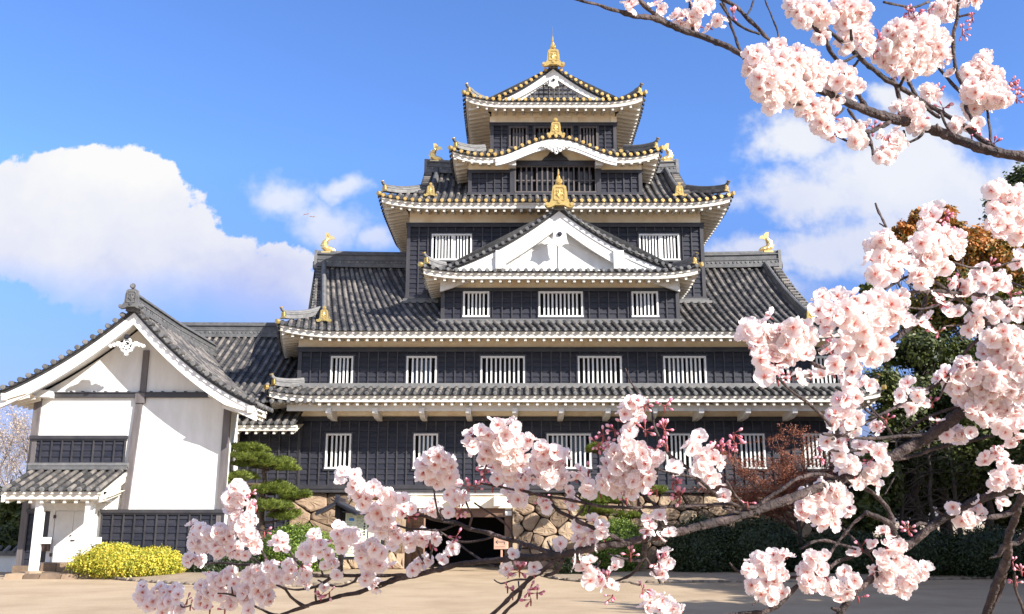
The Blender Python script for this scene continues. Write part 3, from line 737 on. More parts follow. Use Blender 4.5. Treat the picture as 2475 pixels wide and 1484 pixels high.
# wedge of the slope beyond the slanting left verge
sl_=Side((cL-SK*11,YE+11),(cL,YE),rz2,g2,.3,2.6,None,hA); sl_.tiles(rp['t'],rp['p'],rp['c'],lambda u:[(0,min(1.8,sl_.hip(u)))]); sl_.eave(rp['w'],rp['s'],1.4,.18)
sr_=Side((cR,YE),(cR,YE+11),rz2,g2,.3,2.6,1.0,None); sr_.tiles(rp['t'],rp['p'],rp['c'],lambda u:[(0,min(1.75,sr_.hip(u)))]); sr_.eave(rp['w'],rp['s'],1.4,.18)
hip_ridge(s,'A',1.75,rp['r'],rp['g'],K,ONI_G,osc=.34,lift=.16); hip_ridge(s,'B',1.75,rp['r'],rp['g'],K,ONI_G,osc=.34,lift=.16)
zr=rz2+g2(VR); YR=YE+VR; xrL=cL+dL0-vlS*VR; xrR=cR-dR0-.08*VR+.05
def sag(xa,xb,y_,z_,amp,n=12): return [(xa+(xb-xa)*i/n,y_,z_+amp*(2*i/n-1)**4) for i in range(n+1)]
ridge_line(rp['r'],sag(xrL,xrR,YR,zr+.0,.1),w=.42,h=.62,r=.12)
# verges, descending ridges and side gables
for sg,xe in ((-1,None),(1,cR-dR0)):
    path=[]; O=(0,YR,0)
    for i in range(15):
        h=-VR+1.4+(2*VR-2.8)*i/14; path.append((h,rz2+g2(VR-abs(h))+.03))
    if sg<0:
        e_=Vector((-vlS,1,0)).normalized(); O=(xrL+.03,YR,0); o_=Vector((-1,-vlS,0)).normalized(); path=[p for p in path if p[0]<=0.2]+[(2.0,rz2+g2(VR-2))]
    else: e_=Vector((-.08,1,0)).normalized(); O=(xrR-.02,YR,0); o_=Vector((1,.08,0)).normalized()
    verge(path,O,e_,o_,rp['t'],rp['c'],rp['w'],rp['p'],.5,.6,back=.5)
def descend(side,ufn,v0,v1,body,n=12,w=.26,h=.3):
    pts=[side.p(ufn(v1+(v0-v1)*i/n),v1+(v0-v1)*i/n,.05+.05*(i/n)**3) for i in range(n+1)]
    for i in range(n):
        for (ww,a,c) in ((w,-.05,.1),(w*.75,.1,.17),(w*.95,.17,.21),(w*.7,.21,h)):
            p=[]
            for z_ in (a,c):
                for (q,sg) in ((pts[i],-1),(pts[i+1],-1),(pts[i+1],1),(pts[i],1)): p.append(q+Vector((sg*ww/2,0,z_)))
            body.hexa(p,.3+rng.random()*.5)
    body.tube([q+Vector((0,0,h+.02)) for q in pts],[.095]*(n+1),8)
    return pts
pl=descend(s,lambda v:dL0+.6,.75,VR-.2,rp['r'])
dup(ONI_G,K,pl[-1]+Vector((.02,-.05,.0)),0,.6)
pr=descend(s,lambda v:s.W-dR0-.6,.8,VR-.2,rp['r']); dup(ONI_G,K,pr[-1]+Vector((0,-.05,.0)),0,.6)
main_roof=finish(rp)
b=MB(); 
b.prism([(-3.5,0),(3.5,0),(0,2.8)],(cR-dR0-.5,YR,rz2+.9),(0,1,0),(0,0,1),(-1,0,0),.1); b.build('gable_wall','plaster',K)
b=MB(); b.box(X0-.02,X1+.02,Y2-.03,Y2+.35,zt2,rz2+.25,.5); b.build('eave_plaster','plaster_bounce',K)
shz=zr+.72
dup(SH,K,(xrL+.42,YR,shz+.06),0,.98); dup(SH,K,(xrR-.45,YR,shz+.08),PI,.98)
b=MB()
for x,sg in ((xrL,-1),(xrR,1)):
    b.box(min(x,x+sg*.14),max(x,x+sg*.14),YR-.24,YR+.24,zr-.1,shz+.12,.8); b.cyl((x+sg*.1,YR,zr+.1),(sg,0,0),.22,.1,12)
b.each('ridge_end_tile','ridge',K)
# --- dormer ------------------------------------------------------------
YD=39.2; dz0,dz1=zz(772,YD)-.35,zz(697,YD); dx0,dx1=xx(1066,735,YD),xx(1642,735,YD)
wd=winlist([(1120,1182),(1302,1408),(1527,1590)],YD,706,767)
storey(dx0,dx1,YD,dz0+.3,dz1,wd,2.2,band=.15)
for w,nb in zip(wd,(5,9,5)): window(K,w[0],w[1],YD,w[2],w[3],nbar=nb,glass=nb<6 and w[0]>0)
b=MB(); b.box(dx0-.12,dx1+.12,YD-.16,YD+.1,dz0+.18,dz0+.34,.5); b.box(dx0-.2,dx1+.2,YD-.28,YD+.1,dz0+.05,dz0+.2,.8); b.build('flashing','ridge',K)
b=MB(); b.box(dx0-.02,dx1+.02,YD-.04,YD+.4,dz1,dz1+.75,.5); b.build('eave_plaster','plaster_bounce',K)
rp=roofpart('dormer_roof'); YDE=38.0; gd=quad_g(.22,.05); rzd=zz(652,YDE)-.05
ex0,ex1=xx(1018,652,YDE),xx(1693,652,YDE); GP=.72; hw=(ex1-ex0)/2; xc=(ex0+ex1)/2
s=Side((ex0,YDE),(ex1,YDE),rzd,gd,.22,2.0,1.0,1.0); s.tiles(rp['t'],rp['p'],rp['c'],lambda u:[(0,min(GP+.12,s.hip(u)))]); s.eave(rp['w'],rp['s'],YD-YDE,.2,.39,dark=rp['p'])
DB=3.75
a=Side((ex0,YDE+DB),(ex0,YDE),rzd,gd,.22,2.0,None,1.0)
def rga(u,a=a,W_=DB):
    d=W_-u
    return [(0,min(hw,d) if d<GP else hw)]
a.tiles(rp['t'],rp['p'],rp['c'],rga); a.eave(rp['w'],rp['s'],.78+.0,.2)
c_=Side((ex1,YDE),(ex1,YDE+DB),rzd,gd,.22,2.0,1.0,None); c_.tiles(rp['t'],rp['p'],rp['c'],lambda u:[(0,min(hw,u) if u<GP else hw)]); c_.eave(rp['w'],rp['s'],.78,.2)
hip_ridge(s,'A',.95,rp['r'],rp['g'],K,ONI_G,osc=.34,lift=.14); hip_ridge(s,'B',.95,rp['r'],rp['g'],K,ONI_G,osc=.34,lift=.14)
YG=YDE+GP
def gpath(hw,z0,g,cut,n=20): return [(h,z0+g(hw-abs(h))+.02) for h in [-(hw-cut)+(hw-cut)*2*i/n for i in range(n+1)]]
dormer_path=gpath(hw,rzd,gd,.75)
gb=MB(); verge(dormer_path,(xc,YG,0),(1,0,0),(0,-1,0),rp['t'],rp['c'],gb,rp['p'],.72,.78,back=.6)
ridge_line(rp['r'],[(xc,YG-.1,rzd+gd(hw)),(xc,YDE+DB,rzd+gd(hw))],w=.36,h=.42)
finish(rp)
gbo=gb.build('bargeboard','whitewood',K)
zap=rzd+gd(hw)
b=MB(); b.prism([(-3.6,rzd+.25),(3.6,rzd+.25),(1.7,zap-1.35),(0,zap-.5),(-1.7,zap-1.35)],(xc,YG+.42,0),(1,0,0),(0,0,1),(0,1,0),.1); gw=b.build('gable_wall','plaster',K)
b=MB(); 
for sg in (-1,1):
    b.bar((xc+sg*.05,YG+.4,zap-1.3),(xc+sg*3.0,YG+.4,rzd+.35),.05,.05); b.box(xc+sg*2.55-.22,xc+sg*2.55+.22,YG-.02,YG+.42,rzd+.3,rzd+1.12)
b.box(xc-.04,xc+.04,YG+.37,YG+.42,rzd+.3,zap-1.3); b.box(xc-3,xc+3,YG+.36,YG+.42,rzd+.28,rzd+.34); b.each('gable_strut','plaster',gw)
gegyo(K,(xc,YG-.12,zap-1.28),(0,-1,0),.95)
dup(ONI_G,K,(xc,YG-.28,zap+.02),0,1.15)
dup(SH,K,(xc,YG+.35,zap+.92),R(-90),(1.0,.85,1.0))
# --- storey 3 ------------------------------------------------------------
Y3=41.3; zb3,zt3=zz(722,Y3),zz(540,Y3); fx0,fx1=-4.86,8.86
w3=winlist([(1044,1140),(1545,1641)],Y3,567,630)
storey(fx0,fx1,Y3,zb3,zt3,w3,6.4,band=.2)
for w in w3: window(K,w[0],w[1],Y3,w[2],w[3],nbar=11,solid=(5,6),sp=.14)
b=MB(); b.box(fx0-.1,fx1+.1,Y3-.2,Y3+.1,zb3-.16,zb3-.03,.5); b.box(fx0-.2,fx1+.2,Y3-.34,Y3+.1,zb3-.28,zb3-.15,.8); b.build('flashing','ridge',K)
b=MB(); rz3=zz(483,40.0)-.05; b.box(fx0+.1,fx1-.1,Y3-.03,Y3+6.4,zt3,rz3+.35,.5); b.build('eave_plaster','plaster_bounce',K)
rp=roofpart('upper_roof',gold=True); g3=quad_g(.55,.035); YE3=40.0; V3=4.2; e0,e1=xx(917,483,YE3),xx(1770,483,YE3)
s=Side((e0,YE3),(e1,YE3),rz3,g3,.3,2.4,1,1); off=1.7
f4x=(-2.05,6.08)
def rg3(u):
    x=e0+u; d=min(u,s.W-u)
    if d<off: return [(0,s.hip(u))]
    if f4x[0]+.1<x<f4x[1]-.1: return [(0,1.2)]
    return [(0,V3)]
s.tiles(rp['t'],rp['p'],rp['c'],rg3); s.eave(rp['w'],rp['s'],Y3-YE3,.2,.39,dark=rp['p'])
D3=2*V3
a3=Side((e0,YE3+D3),(e0,YE3),rz3,g3,.3,2.4,1,1); a3.tiles(rp['t'],rp['p'],rp['p'],lambda u:[(0,min(off,a3.hip(u)))]); a3.eave(rp['w'],rp['s'],1.15,.2,dark=rp['p'])
c3=Side((e1,YE3),(e1,YE3+D3),rz3,g3,.3,2.4,1,1); c3.tiles(rp['t'],rp['p'],rp['p'],lambda u:[(0,min(off,c3.hip(u)))]); c3.eave(rp['w'],rp['s'],1.15,.2,dark=rp['p'])
hip_ridge(s,'A',1.7,rp['r'],rp['g'],K,ONI_G,osc=.36,lift=.16); hip_ridge(s,'B',1.7,rp['r'],rp['g'],K,ONI_G,osc=.36,lift=.16)
zr3=rz3+g3(V3); YR3=YE3+V3; xa,xb=e0+off,e1-off
ridge_line(rp['r'],sag(xa,xb,YR3,zr3,.1),w=.4,h=.55,r=.11)
for sg,xe in ((-1,xa),(1,xb)):
    path=[(h,rz3+g3(V3-abs(h))+.03) for h in [-V3+1.1+(2*V3-2.2)*i/14 for i in range(15)]]
    verge(path,(xe,YR3,0),(0,1,0),(sg,0,0),rp['t'],rp['p'],rp['w'],rp['p'],.45,.5,back=.4)
for ux in (off+.55,s.W-off-.55):
    p_=descend(s,lambda v:ux,.75,V3-.2,rp['r']); dup(ONI_G,K,p_[-1]+Vector((0,-.05,-.02)),0,.58)
finish(rp)
sh3=zr3+.66
dup(SH,K,(xa+.42,YR3,sh3),0,.95); dup(SH,K,(xb-.42,YR3,sh3),PI,.95)
b=MB()
for x,sg in ((xa,-1),(xb,1)):
    b.box(min(x-sg*.05,x+sg*.1),max(x-sg*.05,x+sg*.1),YR3-.22,YR3+.22,zr3-.1,sh3+.05,.8)
b.each('ridge_end_tile','ridge',K)
# --- storey 4 with wavy gable ---------------------------------------------
Y4=41.1; zb4,zt4=zz(471,Y4),zz(412,Y4)
o4x0,o4x1=xx(1244,440,Y4),xx(1441,440,Y4)
wl=[(o4x0,o4x1,zz(470,Y4),zz(403,Y4))]
wall('timber','storey_core',f4x[0]+.02,f4x[1]-.02,Y4+.5,46,zb4,zt4+.6)
cb,bt=MB(),MB(); clapboard(cb,bt,f4x[0]+.14,o4x0-.2,Y4,zb4+.08,zt4-.15,bsp=.37); clapboard(cb,bt,o4x1+.2,f4x[1]-.14,Y4,zb4+.08,zt4-.15,bsp=.37)
o=cb.build('wall','timber',K); bt.build('battens','batten',o)
fb=MB()
for (a_,c4) in ((f4x[0]-.05,o4x0-.0),(o4x1,f4x[1]+.05)): fb.box(a_,c4,Y4-.1,Y4+.4,zt4-.15,zt4,.2)
for (a_,c4) in ((f4x[0],f4x[0]+.17),(f4x[1]-.17,f4x[1])): fb.box(a_,c4,Y4-.085,Y4+.4,zb4,zt4-.15,.9)
for (a_,c4) in ((o4x0-.22,o4x0),(o4x1,o4x1+.22)): fb.box(a_,c4,Y4-.12,Y4+.4,zb4,zt4+.12,.3)
zt4b=zz(401,Y4)
fb.box(o4x0-.0,o4x1,Y4-.14,Y4+.4,zt4b-.02,zt4b+.22,.1); fb.box(f4x[0]-.05,f4x[1]+.05,Y4-.13,Y4+.4,zb4-.05,zb4+.08,.4)
fb.each('trim_board','frame_dark',o)
window(K,o4x0,o4x1,Y4,zb4+.08,zt4b-.02,nbar=14,white=False,mid=[(zb4+.1)*.55+zt4b*.45],depth=.45,fr=.06)
rp=roofpart('wavy_gable_roof',gold=True); YE4=40.3; rz4=zz(374,YE4)-.05; g4=quad_g(.5,.035); k0,k1=xx(1090,374,YE4),xx(1598,374,YE4)
kc=(k0+k1)/2; KW=3.0; KH=.93
def kara(u,W_=k1-k0):
    h=abs(u-W_/2); 
    return KH*(0.5*(1+math.cos(PI*min(1,h/KW))))**.9 if h<KW else 0
s=Side((k0,YE4),(k1,YE4),rz4,g4,.32,1.7,1,1,K=kara)
s.tiles(rp['t'],rp['p'],rp['c'],lambda u:[(0,min(1.75,s.hip(u)))],sp=.31); s.eave(rp['w'],rp['s'],.85,.2,.36,dark=rp['p'],raft=False)
n_=int(s.W/.39)
for i in range(n_+1):     # rafters only beside the wavy gable
    u=s.W*(i+.5)/(n_+1)
    if abs(u-s.W/2)<KW-.2: continue
    v1=min(.8,s.hip(u)+.05)
    if v1<.2: continue
    q=s.p(u,.12,-.29); rp['w'].hexa([(q.x-.06,YE4+.12,q.z-.15),(q.x+.06,YE4+.12,q.z-.15),(q.x+.06,YE4+v1,q.z-.0),(q.x-.06,YE4+v1,q.z-.0),(q.x-.06,YE4+.12,q.z),(q.x+.06,YE4+.12,q.z),(q.x+.06,YE4+v1,q.z+.15),(q.x-.06,YE4+v1,q.z+.15)],.5)
for sd2 in (Side((k0,46),(k0,YE4),rz4,g4,.32,1.7,None,1),Side((k1,YE4),(k1,46),rz4,g4,.32,1.7,1,None)):
    sd2.tiles(rp['t'],rp['p'],rp['p'],lambda u,q=sd2:[(0,min(1.75,q.hip(u)))],sp=.31); sd2.eave(rp['w'],rp['s'],.78,.2,dark=rp['p'])
hip_ridge(s,'A',1.5,rp['r'],rp['g'],K,ONI_G,osc=.34,lift=.1); hip_ridge(s,'B',1.5,rp['r'],rp['g'],K,ONI_G,osc=.34,lift=.1)
for sg in (-1,1): rp['g'].cyl((kc+sg*KW,YE4-.05,rz4+.2),(0,-1,.3),.1,.05,10); rp['r'].tube([(kc+sg*KW,YE4+1.2,rz4+.65),(kc+sg*KW,YE4,rz4+.17)],[.1,.1],8)
finish(rp)
# thick curved bargeboard
def kzz(h): return kara((k1-k0)/2+h)
b=MB(); n_=40
for (ya,yb,ta,tb) in ((.02,.16,.12,.26),(-.03,.16,.26,.40),(.0,.16,.40,.56)):
    for i in range(n_):
        p=[]; hs=[-KW*.93+2*KW*.93*(i+k)/n_ for k in (0,1)]
        def zlow(h,q): return rz4+kzz(h)-q*(1.0-.12*(1-kzz(h)/KH))
        for q in (tb,ta):
            for (h,yy) in ((hs[0],ya),(hs[1],ya),(hs[1],yb),(hs[0],yb)): p.append((kc+h,YE4+yy,zlow(h,q)+ (0 if abs(h)<KW*.9 else -.0)))
        b.hexa(p,.5)
b.build('curved_bargeboard','whitewood',K)
b=MB(); hs=[-2.0+4.0*i/20 for i in range(21)]
vs=[(kc+h,Y4-.05,zt4b+.15) for h in hs]+[(kc+h,Y4-.05,rz4+kzz(h)*.92-.1) for h in hs]; b.add(vs,[(i,i+1,22+i,21+i) for i in range(20)],.5)
b.box(f4x[0],kc-2.0,Y4-.04,Y4+.3,zt4,rz4+.1,.5); b.box(kc+2.0,f4x[1],Y4-.04,Y4+.3,zt4,rz4+.1,.5); b.build('eave_plaster','plaster_bounce',K)
b=MB()
for x in (o4x0-.11,o4x1+.11): b.box(x-.17,x+.17,YE4+.25,Y4,zt4+.05,zt4+.32,.5)
b.each('bracket_arm','whitewood',K)
b=MB(); half=[(.0,.42),(.12,.42),(.2,.38),(.3,.2),(.42,.12),(.5,.0)]; b.prism([(x*1.25,z*1.15) for x,z in half]+[(-x*1.25,z*1.15) for x,z in half[::-1]],(kc,Y4-.1,zt4b+.2),(1,0,0),(0,0,1),(0,-1,0),.1); b.build('frog_leg_strut','frame_dark',K)
b=MB(); cz=rz4+KH-.62
for (x,z,r_) in ((0,0,.16),(.17,-.02,.12),(-.17,-.02,.12),(.33,.06,.1),(-.33,.06,.1),(.5,.1,.07),(-.5,.1,.07),(.64,.13,.05),(-.64,.13,.05),(0,-.15,.1)): b.cyl((kc+x,YE4-.0,cz+z),(0,-1,0),r_,.09,12); b.tube([(kc+x+math.cos(t)*r_*.7,YE4-.1,cz+z+math.sin(t)*r_*.7) for t in [i*PI/4 for i in range(7)]],[.022]*7,6)
b.build('carved_pendant','whitewood',K)
dup(ONI_G,K,(kc,YE4+.0,rz4+KH+.1),0,.78)
# --- storey 5 ------------------------------------------------------------
Y5=42.0; zb5,zt5=zz(368,Y5),zz(298,Y5); g0,g1=xx(1185,330,Y5),xx(1490,330,Y5)
w5=winlist([(1231,1274),(1291,1383),(1401,1444)],Y5,308,359)
storey(g0,g1,Y5,zb5,zt5,w5,5.4,band=.16)
for w,nb in zip(w5,(4,8,4)): window(K,w[0],w[1],Y5,w[2],w[3],nbar=nb,white=False,depth=.4)
rz5=zz(240,40.8)-.05; b=MB(); b.box(g0+.05,g1-.05,Y5-.03,Y5+5.4,zt5,rz5+.1,.5)
for x in (g0+.12,g0+2.0,g1-2.0,g1-.12): b.box(x-.14,x+.14,Y5-.12,Y5,zt5,zt5+.3,.6)
for x in (g0+1.95,g1-1.95): b.box(x-.55,x+.55,Y5-.1,Y5,zt5+.26,zt5+.5,.6)
b.build('eave_plaster','plaster_bounce',K)
rp=roofpart('top_roof',gold=True); YE5=40.8; g5=quad_g(.15,.084); t0,t1=xx(1122,240,YE5),xx(1558,240,YE5); hw5=(t1-t0)/2; xc5=(t0+t1)/2; GP5=.8
s=Side((t0,YE5),(t1,YE5),rz5,g5,.34,1.9,1,1); s.tiles(rp['t'],rp['p'],rp['c'],lambda u:[(0,min(GP5+.1,s.hip(u)))],sp=.31); s.eave(rp['w'],rp['s'],1.2,.2,.42,dark=rp['p'])
D5=7.4
a5=Side((t0,YE5+D5),(t0,YE5),rz5,g5,.34,1.9,None,1); a5.tiles(rp['t'],rp['p'],rp['p'],lambda u:[(0,(D5-u) if D5-u<GP5 else hw5)],sp=.31); a5.eave(rp['w'],rp['s'],1.2,.2,dark=rp['p'])
c5=Side((t1,YE5),(t1,YE5+D5),rz5,g5,.34,1.9,1,None); c5.tiles(rp['t'],rp['p'],rp['p'],lambda u:[(0,u if u<GP5 else hw5)],sp=.31); c5.eave(rp['w'],rp['s'],1.2,.2,dark=rp['p'])
hip_ridge(s,'A',1.0,rp['r'],rp['g'],K,ONI_G,osc=.38,lift=.14); hip_ridge(s,'B',1.0,rp['r'],rp['g'],K,ONI_G,osc=.38,lift=.14)
YG5=YE5+GP5; gb=MB()
verge(gpath(hw5,rz5,g5,1.55),(xc5,YG5,0),(1,0,0),(0,-1,0),rp['t'],rp['c'],gb,rp['p'],.40,.2,back=.5,sp=.3)
za5=rz5+g5(hw5); ridge_line(rp['r'],[(xc5,YG5-.1,za5),(xc5,YE5+D5,za5)],w=.32,h=.4)
finish(rp); gb.build('bargeboard','whitewood',K)
b=MB(); b.prism([(-2.3,rz5+.1),(2.3,rz5+.1),(0,za5-.45)],(xc5,YG5+.24,0),(1,0,0),(0,0,1),(0,1,0),.06); gw=b.build('gable_wall','plaster',K)
b=MB(); zt_=za5-.55; zb_=rz5+.05
for i in range(-7,8):
    x=i*.235; top=zb_+(zt_-zb_)*(1-abs(x)/2.1)
    if top>zb_+.1: b.box(xc5+x-.025,xc5+x+.025,YG5+.14,YG5+.2,zb_,top)
j=0
while zb_+.08+j*.22<zt_-.2:
    z_=zb_+.08+j*.22; hx=2.1*(1-(z_-zb_)/(zt_-zb_)); b.box(xc5-hx,xc5+hx,YG5+.135,YG5+.195,z_-.025,z_+.025); j+=1
b.build('gable_lattice','timber',gw)
gegyo(K,(xc5,YG5-.12,za5-.86),(0,-1,0),.66)
dup(ONI_G,K,(xc5,YG5-.25,za5-.06),0,1.0)
dup(SH,K,(xc5,YG5+.35,za5+.72),R(-90),(.95,.85,1.05))
b=MB(); b.tube([(xc5,YG5+.35,za5+1.6),(xc5,YG5+.35,za5+2.35)],[.02,.005],6); b.build('finial_rod','ridge',K)
# --- stone base and entrance -----------------------------------------------
zs=zz(1190,Y1-.2)-.01
yf=lambda z: Y1+.05-.42*(1-min(1,max(0,z/zs)))**1.1
eL,eR=xx(975,1300,39.3),xx(1238,1300,39.3)
stone_wall(-9.35,eL,0,zs,yf,K,26,seed=4)
stone_wall(eR,14.9,0,zs,yf,K,105,seed=9)
b=MB(); b.hexa([(14.6,39.7,0),(15.3,39.9,0),(15.3,52,0),(14.6,52,0),(14.6,40.3,zs),(14.9,40.4,zs),(14.9,52,zs),(14.6,52,zs)]); b.build('side_stonework','stone',K)
def quoin(x,sg):   # return face of the stonework inside the gateway
    b=MB(); r2=random.Random(2); z_=0
    while z_<zs-.05:
        h_=min(r2.uniform(.4,.65),zs-z_); b.box(min(x,x+sg*.3),max(x,x+sg*.3),yf(z_+h_/2)-.06,yf(z_)+r2.uniform(1,1.4),z_+.015,z_+h_-.015); z_+=h_
    b.build('quoin_stones','stone',K)
quoin(eL-.02,-1); quoin(eR+.02,1)
b=MB(); zl=zz(1228,Y1); b.box(eL-.3,eR+.3,Y1-.06,Y1+.3,zl,zs+.02,.5); b.build('lintel_plaster','plaster_bounce',K)
b=MB(); b.box(eL-.4,eR+.2,Y1-.14,Y1-.06,zz(1196,Y1),zs+.02,.5)
for u in (1000,1104,1202): x=xx(u,1210,Y1-.35); b.box(x-.14,x+.14,Y1-.5,Y1-.06,zz(1223,Y1-.5),zz(1199,Y1-.5),.5)
b.each('bracket_arm','whitewood',K)
b=MB(); b.box(eL,eR,Y1+.15,Y1+.45,zz(1250,Y1+.3),zl+.0,.5); b.box(eL,eL+.3,Y1+.2,Y1+.5,0,zl); b.box(eR-.32,eR-.02,Y1+.2,Y1+.5,0,zl); b.each('gate_frame','brown',K)
b=MB()
for zc in (zz(1226,Y1+.1),zz(1240,Y1+.1)): b.box(eR-.3,eR-.02,Y1+.08,Y1+.2,zc-.1,zc+.1)
b.each('beam_end_cap','whitewood',K)
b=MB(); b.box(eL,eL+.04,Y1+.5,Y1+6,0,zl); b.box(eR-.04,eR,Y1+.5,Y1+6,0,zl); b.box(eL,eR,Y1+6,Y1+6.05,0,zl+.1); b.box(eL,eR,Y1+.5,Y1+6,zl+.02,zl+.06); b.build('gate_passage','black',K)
# opened studded door leaf
b=MB(); hx=eL+.25; b.hexa([(hx-.02,Y1+.15,.12),(hx+.55,Y1-.62,.12),(hx+.61,Y1-.56,.12),(hx+.05,Y1+.2,.12),(hx-.02,Y1+.15,2.3),(hx+.55,Y1-.62,2.3),(hx+.61,Y1-.56,2.3),(hx+.05,Y1+.2,2.3)],.5)
dl=b.build('gate_leaf','brown',K); b=MB()
for i in range(5):
    for j in range(14):
        t=(i+.5)/5; b.cyl((hx-.02+.57*t,Y1+.15-.77*t,.25+j*.148),(-.8,-.6,0),.018,.02,6)
for j in range(4): b.bar((hx,Y1+.1,.3+j*.62),(hx+.55,Y1-.64,.3+j*.62),.03,.1)
b.build('iron_studs','bronze',dl)
b=MB(); b.hexa([(eL-.28,Y1-.35,.0),(eL-.05,Y1-.45,.0),(eL+.0,Y1-.2,.0),(eL-.2,Y1-.1,.0),(eL-.42,Y1-.05,2.5),(eL-.22,Y1-.1,2.5),(eL-.15,Y1+.1,2.5),(eL-.35,Y1+.1,2.5)],.4); b.build('gate_post','brown',K)
# ------------------------------------------------------------------ white annexe on the left
A=thing('annexe','white plastered annexe with a tall tiled gable and black boarded skirting, left of the keep','building',(-14.4,35,0))
YA=35.0; AL,AR=-17.95,-10.58; XRd=-14.24
def drop_r(h): return 1.08*h-.07*h*h
def drop_l(h): return .9*h-.05*h*h
za=9.72; hwR,hwL=4.75,4.62; YV=33.75
kz=(YV*math.cos(TH)+7*.225)/(34.2*math.cos(TH)+7*.225)   # the verge was measured at 34.2 m
rp=roofpart('gable_roof',A)
zA=lambda z:(z-H)*kz+H
gR=lambda v:drop_r(hwR)-drop_r(max(0,hwR-v)); gL=lambda v:drop_l(hwL)-drop_l(max(0,hwL-v))
zap=zA(za); XR_=XRd*kz; 
sR=Side((XR_+hwR,YV),(XR_+hwR,43),zap-drop_r(hwR),gR)
def rgR(u):   # stops at the valley with the wing behind
    Y=YV+u; 
    if Y<35.9: return [(0,hwR)]
    v0=max(0,(Y-35.9)*.72); return [(v0,hwR)] if v0<hwR else []
sR.tiles(rp['t'],rp['p'],rp['c'],rgR); 
sL=Side((XR_-hwL,45),(XR_-hwL,YV),zap-drop_l(hwL),gL); sL.tiles(rp['t'],rp['p'],rp['c'],lambda u:[(0,hwL)])
sR.W=1.9; sR.eave(rp['w'],rp['s'],1.25,.3,.42)
sL.eave(rp['w'],rp['s'],1.0,.3,.42)
path=[(-hwL+hwL*i/14,zap-drop_l(hwL-hwL*i/14)+.03) for i in range(14)]+[(hwR*i/14,zap-drop_r(hwR*i/14)+.03) for i in range(15)]
bb=MB(); verge(path,(XR_,YV,0),(1,0,0),(0,-1,0),rp['t'],rp['c'],bb,rp['p'],.43,.46,back=1.3,sp=.33,r=.095,drop=.16,bthick=.16)
ridge_line(rp['r'],[(XR_,YV-.1,zap),(XR_,38,zap-.12),(XR_,42.9,zap-.12)],w=.42,h=.5,r=.11)
finish(rp); bb.build('bargeboard','whitewood',A)
dup(ONI_K,A,(XR_,YV-.25,zap+.02),0,.82)
# walls
dz_=lambda v:zz(v,YA)
b=MB(); zc=lambda x:(zap-(drop_r(x-XR_) if x>XR_ else drop_l(XR_-x)))-.32
n_=30; xs=[AL+(AR-AL)*i/n_ for i in range(n_+1)]
vs=[(x,YA,0) for x in xs]+[(x,YA,zc(x)) for x in xs]; b.add(vs,[(i,i+1,n_+2+i,n_+1+i) for i in range(n_)],.5)
ARb=-11.68
vs=[(AR,YA,0),(ARb,40.2,0),(ARb,40.2,6.9),(AR,YA,zc(AR))]; b.add(vs,[(0,1,2,3)],.5)
b.add([(AL,YA,0),(AL,44,0),(AL,44,zc(AL)),(AL,YA,zc(AL))],[(3,2,1,0)],.5)
wl_=b.build('wall','plaster',A)
zbm=dz_(957); zsl=dz_(1234)
b=MB()
xm=XR_+.05
b.box(AL-.02,AL+.24,YA-.09,YA+.05,.3,zbm+.0); b.box(AR-.24,AR+.02,YA-.09,YA+.05,zsl-2,zbm+.5)
b.hexa([(xm-.34,YA-.1,zsl),(xm-.08,YA-.1,zsl),(xm-.08,YA+.05,zsl),(xm-.34,YA+.05,zsl),(xm-.12,YA-.1,zbm),(xm+.13,YA-.1,zbm),(xm+.13,YA+.05,zbm),(xm-.12,YA+.05,zbm)])
b.box(xm-.03,xm+.19,YA-.09,YA+.05,zbm,zap-1.35); b.box(xm-.16,xm+.2,YA-.14,YA+.05,zbm-.28,zbm+.1)
b.each('post','post',wl_)
b=MB(); b.box(AL+.75,AR-.7,YA-.12,YA+.05,zbm-.07,zbm+.1); b.box(AL+.7,AR-.65,YA-.16,YA,zbm+.1,zbm+.13)
for i in range(14): x=AL+1.3+i*.43; b.box(x,x+.08,YA-.14,YA,zbm+.13,zbm+.17)
b.build('tie_beam','frame_dark',wl_)
b=MB()
for x in (AL+.1,AR-.1): 
    sg=1 if x<XR_ else -1; b.box(min(x-sg*.35,x+sg*.62),max(x-sg*.35,x+sg*.62),YA-.55,YA,zbm-.1,zbm+.16)
b.each('bracket_arm','whitewood',A)
gegyo(A,(XR_-.05,YV-.13,zap-1.42),(0,-1,0),.95,fancy=True)
# upper black panel and its sill
def panel(x0,x1,z0,z1,name):
    cb,bt=MB(),MB(); clapboard(cb,bt,x0,x1,YA-.04,z0,z1-.06,bh=.24,bsp=.41); o=cb.build(name,'timber',A); bt.build('battens','batten',o)
    q=MB(); q.box(x0-.06,x1+.06,YA-.17,YA,z1-.08,z1+.04,.6); q.box(x0-.04,x1+.04,YA-.13,YA,z1-.14,z1-.08,.2); q.build('cap_rail','frame_dark',o); return o
zp0,zp1=dz_(1119),dz_(1056)
xq=xx(303,1090,YA)
panel(AL+.05,xq,zp0,zp1,'boarded_panel')
panel(xx(246,1280,YA),AR,.28,dz_(1234),'boarded_skirting')
panel(AL+.25,-17.2,.35,dz_(1232),'boarded_skirting')
b=MB(); b.box(AL-.1,-17.1,YA-.12,YA,.1,.36); b.box(xx(246,1280,YA)-.1,AR+.05,YA-.12,YA,.05,.3); b.each('plinth','stone',A)
# right return of the skirting
cb,bt=MB(),MB()
